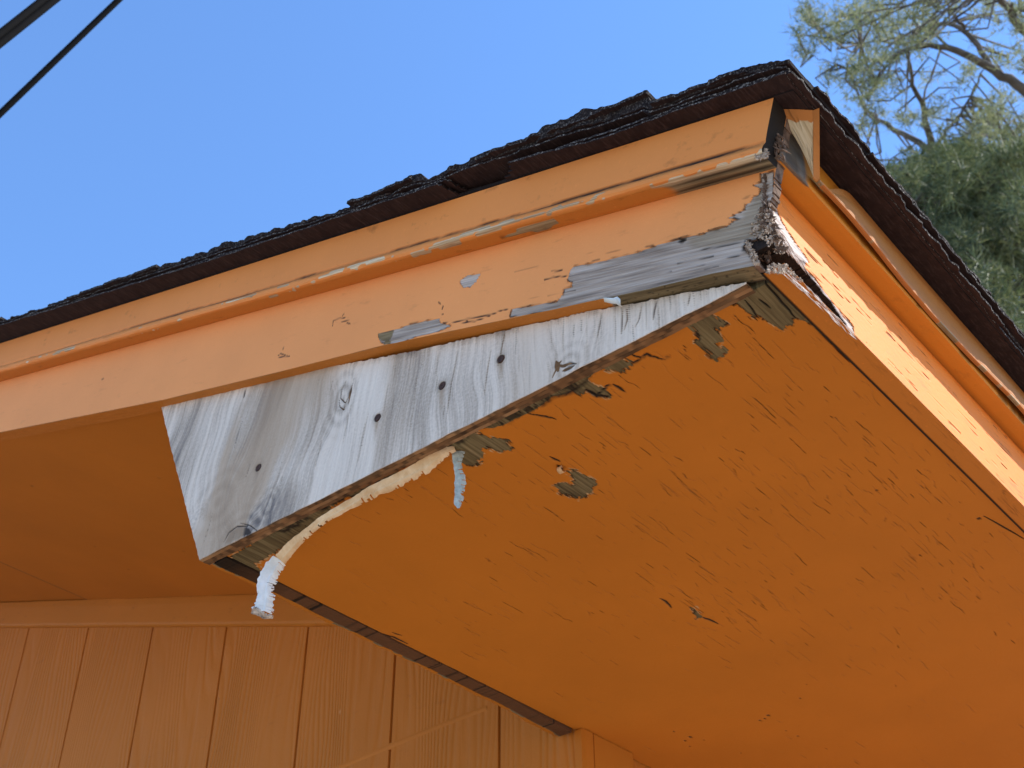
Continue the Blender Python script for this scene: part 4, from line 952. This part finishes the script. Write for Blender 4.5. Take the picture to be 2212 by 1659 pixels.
clA = grp([(1790, 180), (1860, 190), (1950, 160), (2100, 150), (2212, 170), (2260, 330), (2120, 330), (2030, 290), (1960, 260), (1900, 300), (1850, 290), (1800, 250)], 46, rA) + \
      grp([(1880, 330), (2000, 330), (2060, 360), (1990, 400), (1930, 420), (1900, 400)], 12, rA) + \
      grp([(2080, 240), (2212, 230), (2240, 320), (2090, 330)], 14, rA, cnt=(6, 12))
pine('pine_tree', 'pine with forked pale trunk and thin open crown beside the roof corner', (2015, 335), DA, limbsA, clA, M_pine, 5, r0=.085)
limbsB = [([(2420, 330), (2300, 250), (2212, 190), (2150, 155), (2100, 125), (2045, 98), (1985, 98), (1930, 122), (1880, 128), (1830, 150)], .0, .13, .012),
          ([(2150, 155), (2118, 110), (2085, 62), (2030, 47), (1985, 62), (1930, 85), (1860, 95)], .5, .07, .010),
          ([(2085, 62), (2060, 30), (2040, 0), (2030, -40)], -.3, .035, .01), ([(2045, 98), (2000, 50), (1960, 20), (1945, -30)], .6, .03, .008),
          ([(2420, 330), (2280, 130), (2200, 50), (2165, 5), (2140, -50)], -.8, .12, .05), ([(1985, 62), (1960, 30), (1950, 0)], .4, .02, .006),
          ([(1930, 122), (1890, 180), (1870, 230)], .3, .02, .006), ([(1860, 95), (1800, 90), (1760, 60), (1745, 45)], .3, .016, .005), ([(1830, 150), (1780, 130), (1735, 105)], .2, .014, .005), ([(2260, 60), (2200, 10), (2212, -40)], 0, .05, .03)]
rB = random.Random(33)
clB = grp([(1722, 30), (1760, 20), (1800, 40), (1850, 0), (1990, -20), (2080, 0), (2050, 60), (2000, 110), (1960, 150), (1900, 175), (1850, 230), (1800, 230), (1770, 160), (1730, 120)], 78, rB, cnt=(4, 10)) + \
      grp([(2080, 0), (2240, 0), (2240, 170), (2140, 120)], 22, rB) + [(1745, 42, 9, 9, 6, 0), (1728, 92, 10, 9, 7, 0), (1742, 120, 10, 8, 7, 0), (1760, 70, 8, 8, 4, 0)]
pine('pine_tree', 'pine whose long bare limbs reach in from the right above the open one', (2420, 330), 12.0, limbsB, clB, M_pine, 8, r0=.15)
rC = random.Random(55)
limbsC = [([(2330, 860), (2200, 700), (2160, 600), (2130, 540), (2110, 470), (2100, 400)], .3, .12, .04), ([(2130, 540), (2060, 520), (2010, 480), (1970, 440)], .0, .05, .015), ([(2160, 600), (2200, 540), (2212, 480)], .2, .05, .02),
          ([(2200, 700), (2212, 640), (2240, 560)], .2, .05, .02)]
clC = grp([(1945, 380), (1980, 355), (2050, 335), (2120, 345), (2240, 330), (2260, 900), (2150, 700), (2060, 560), (1990, 460)], 110, rC, s=(20, 18), cnt=(9, 16), dd=1.1) + \
      grp([(1935, 390), (1990, 350), (2090, 350), (2150, 420), (2150, 560), (2050, 560)], 40, rC, s=(18, 14), cnt=(10, 18), dd=.8)
pine('evergreen_tree', 'dense dark evergreen behind the right slope of the roof', (2330, 860), 11.0, limbsC, clC, M_pine2, 11, needles=16, L=(.10, .17), w=.0055, dens=.38)
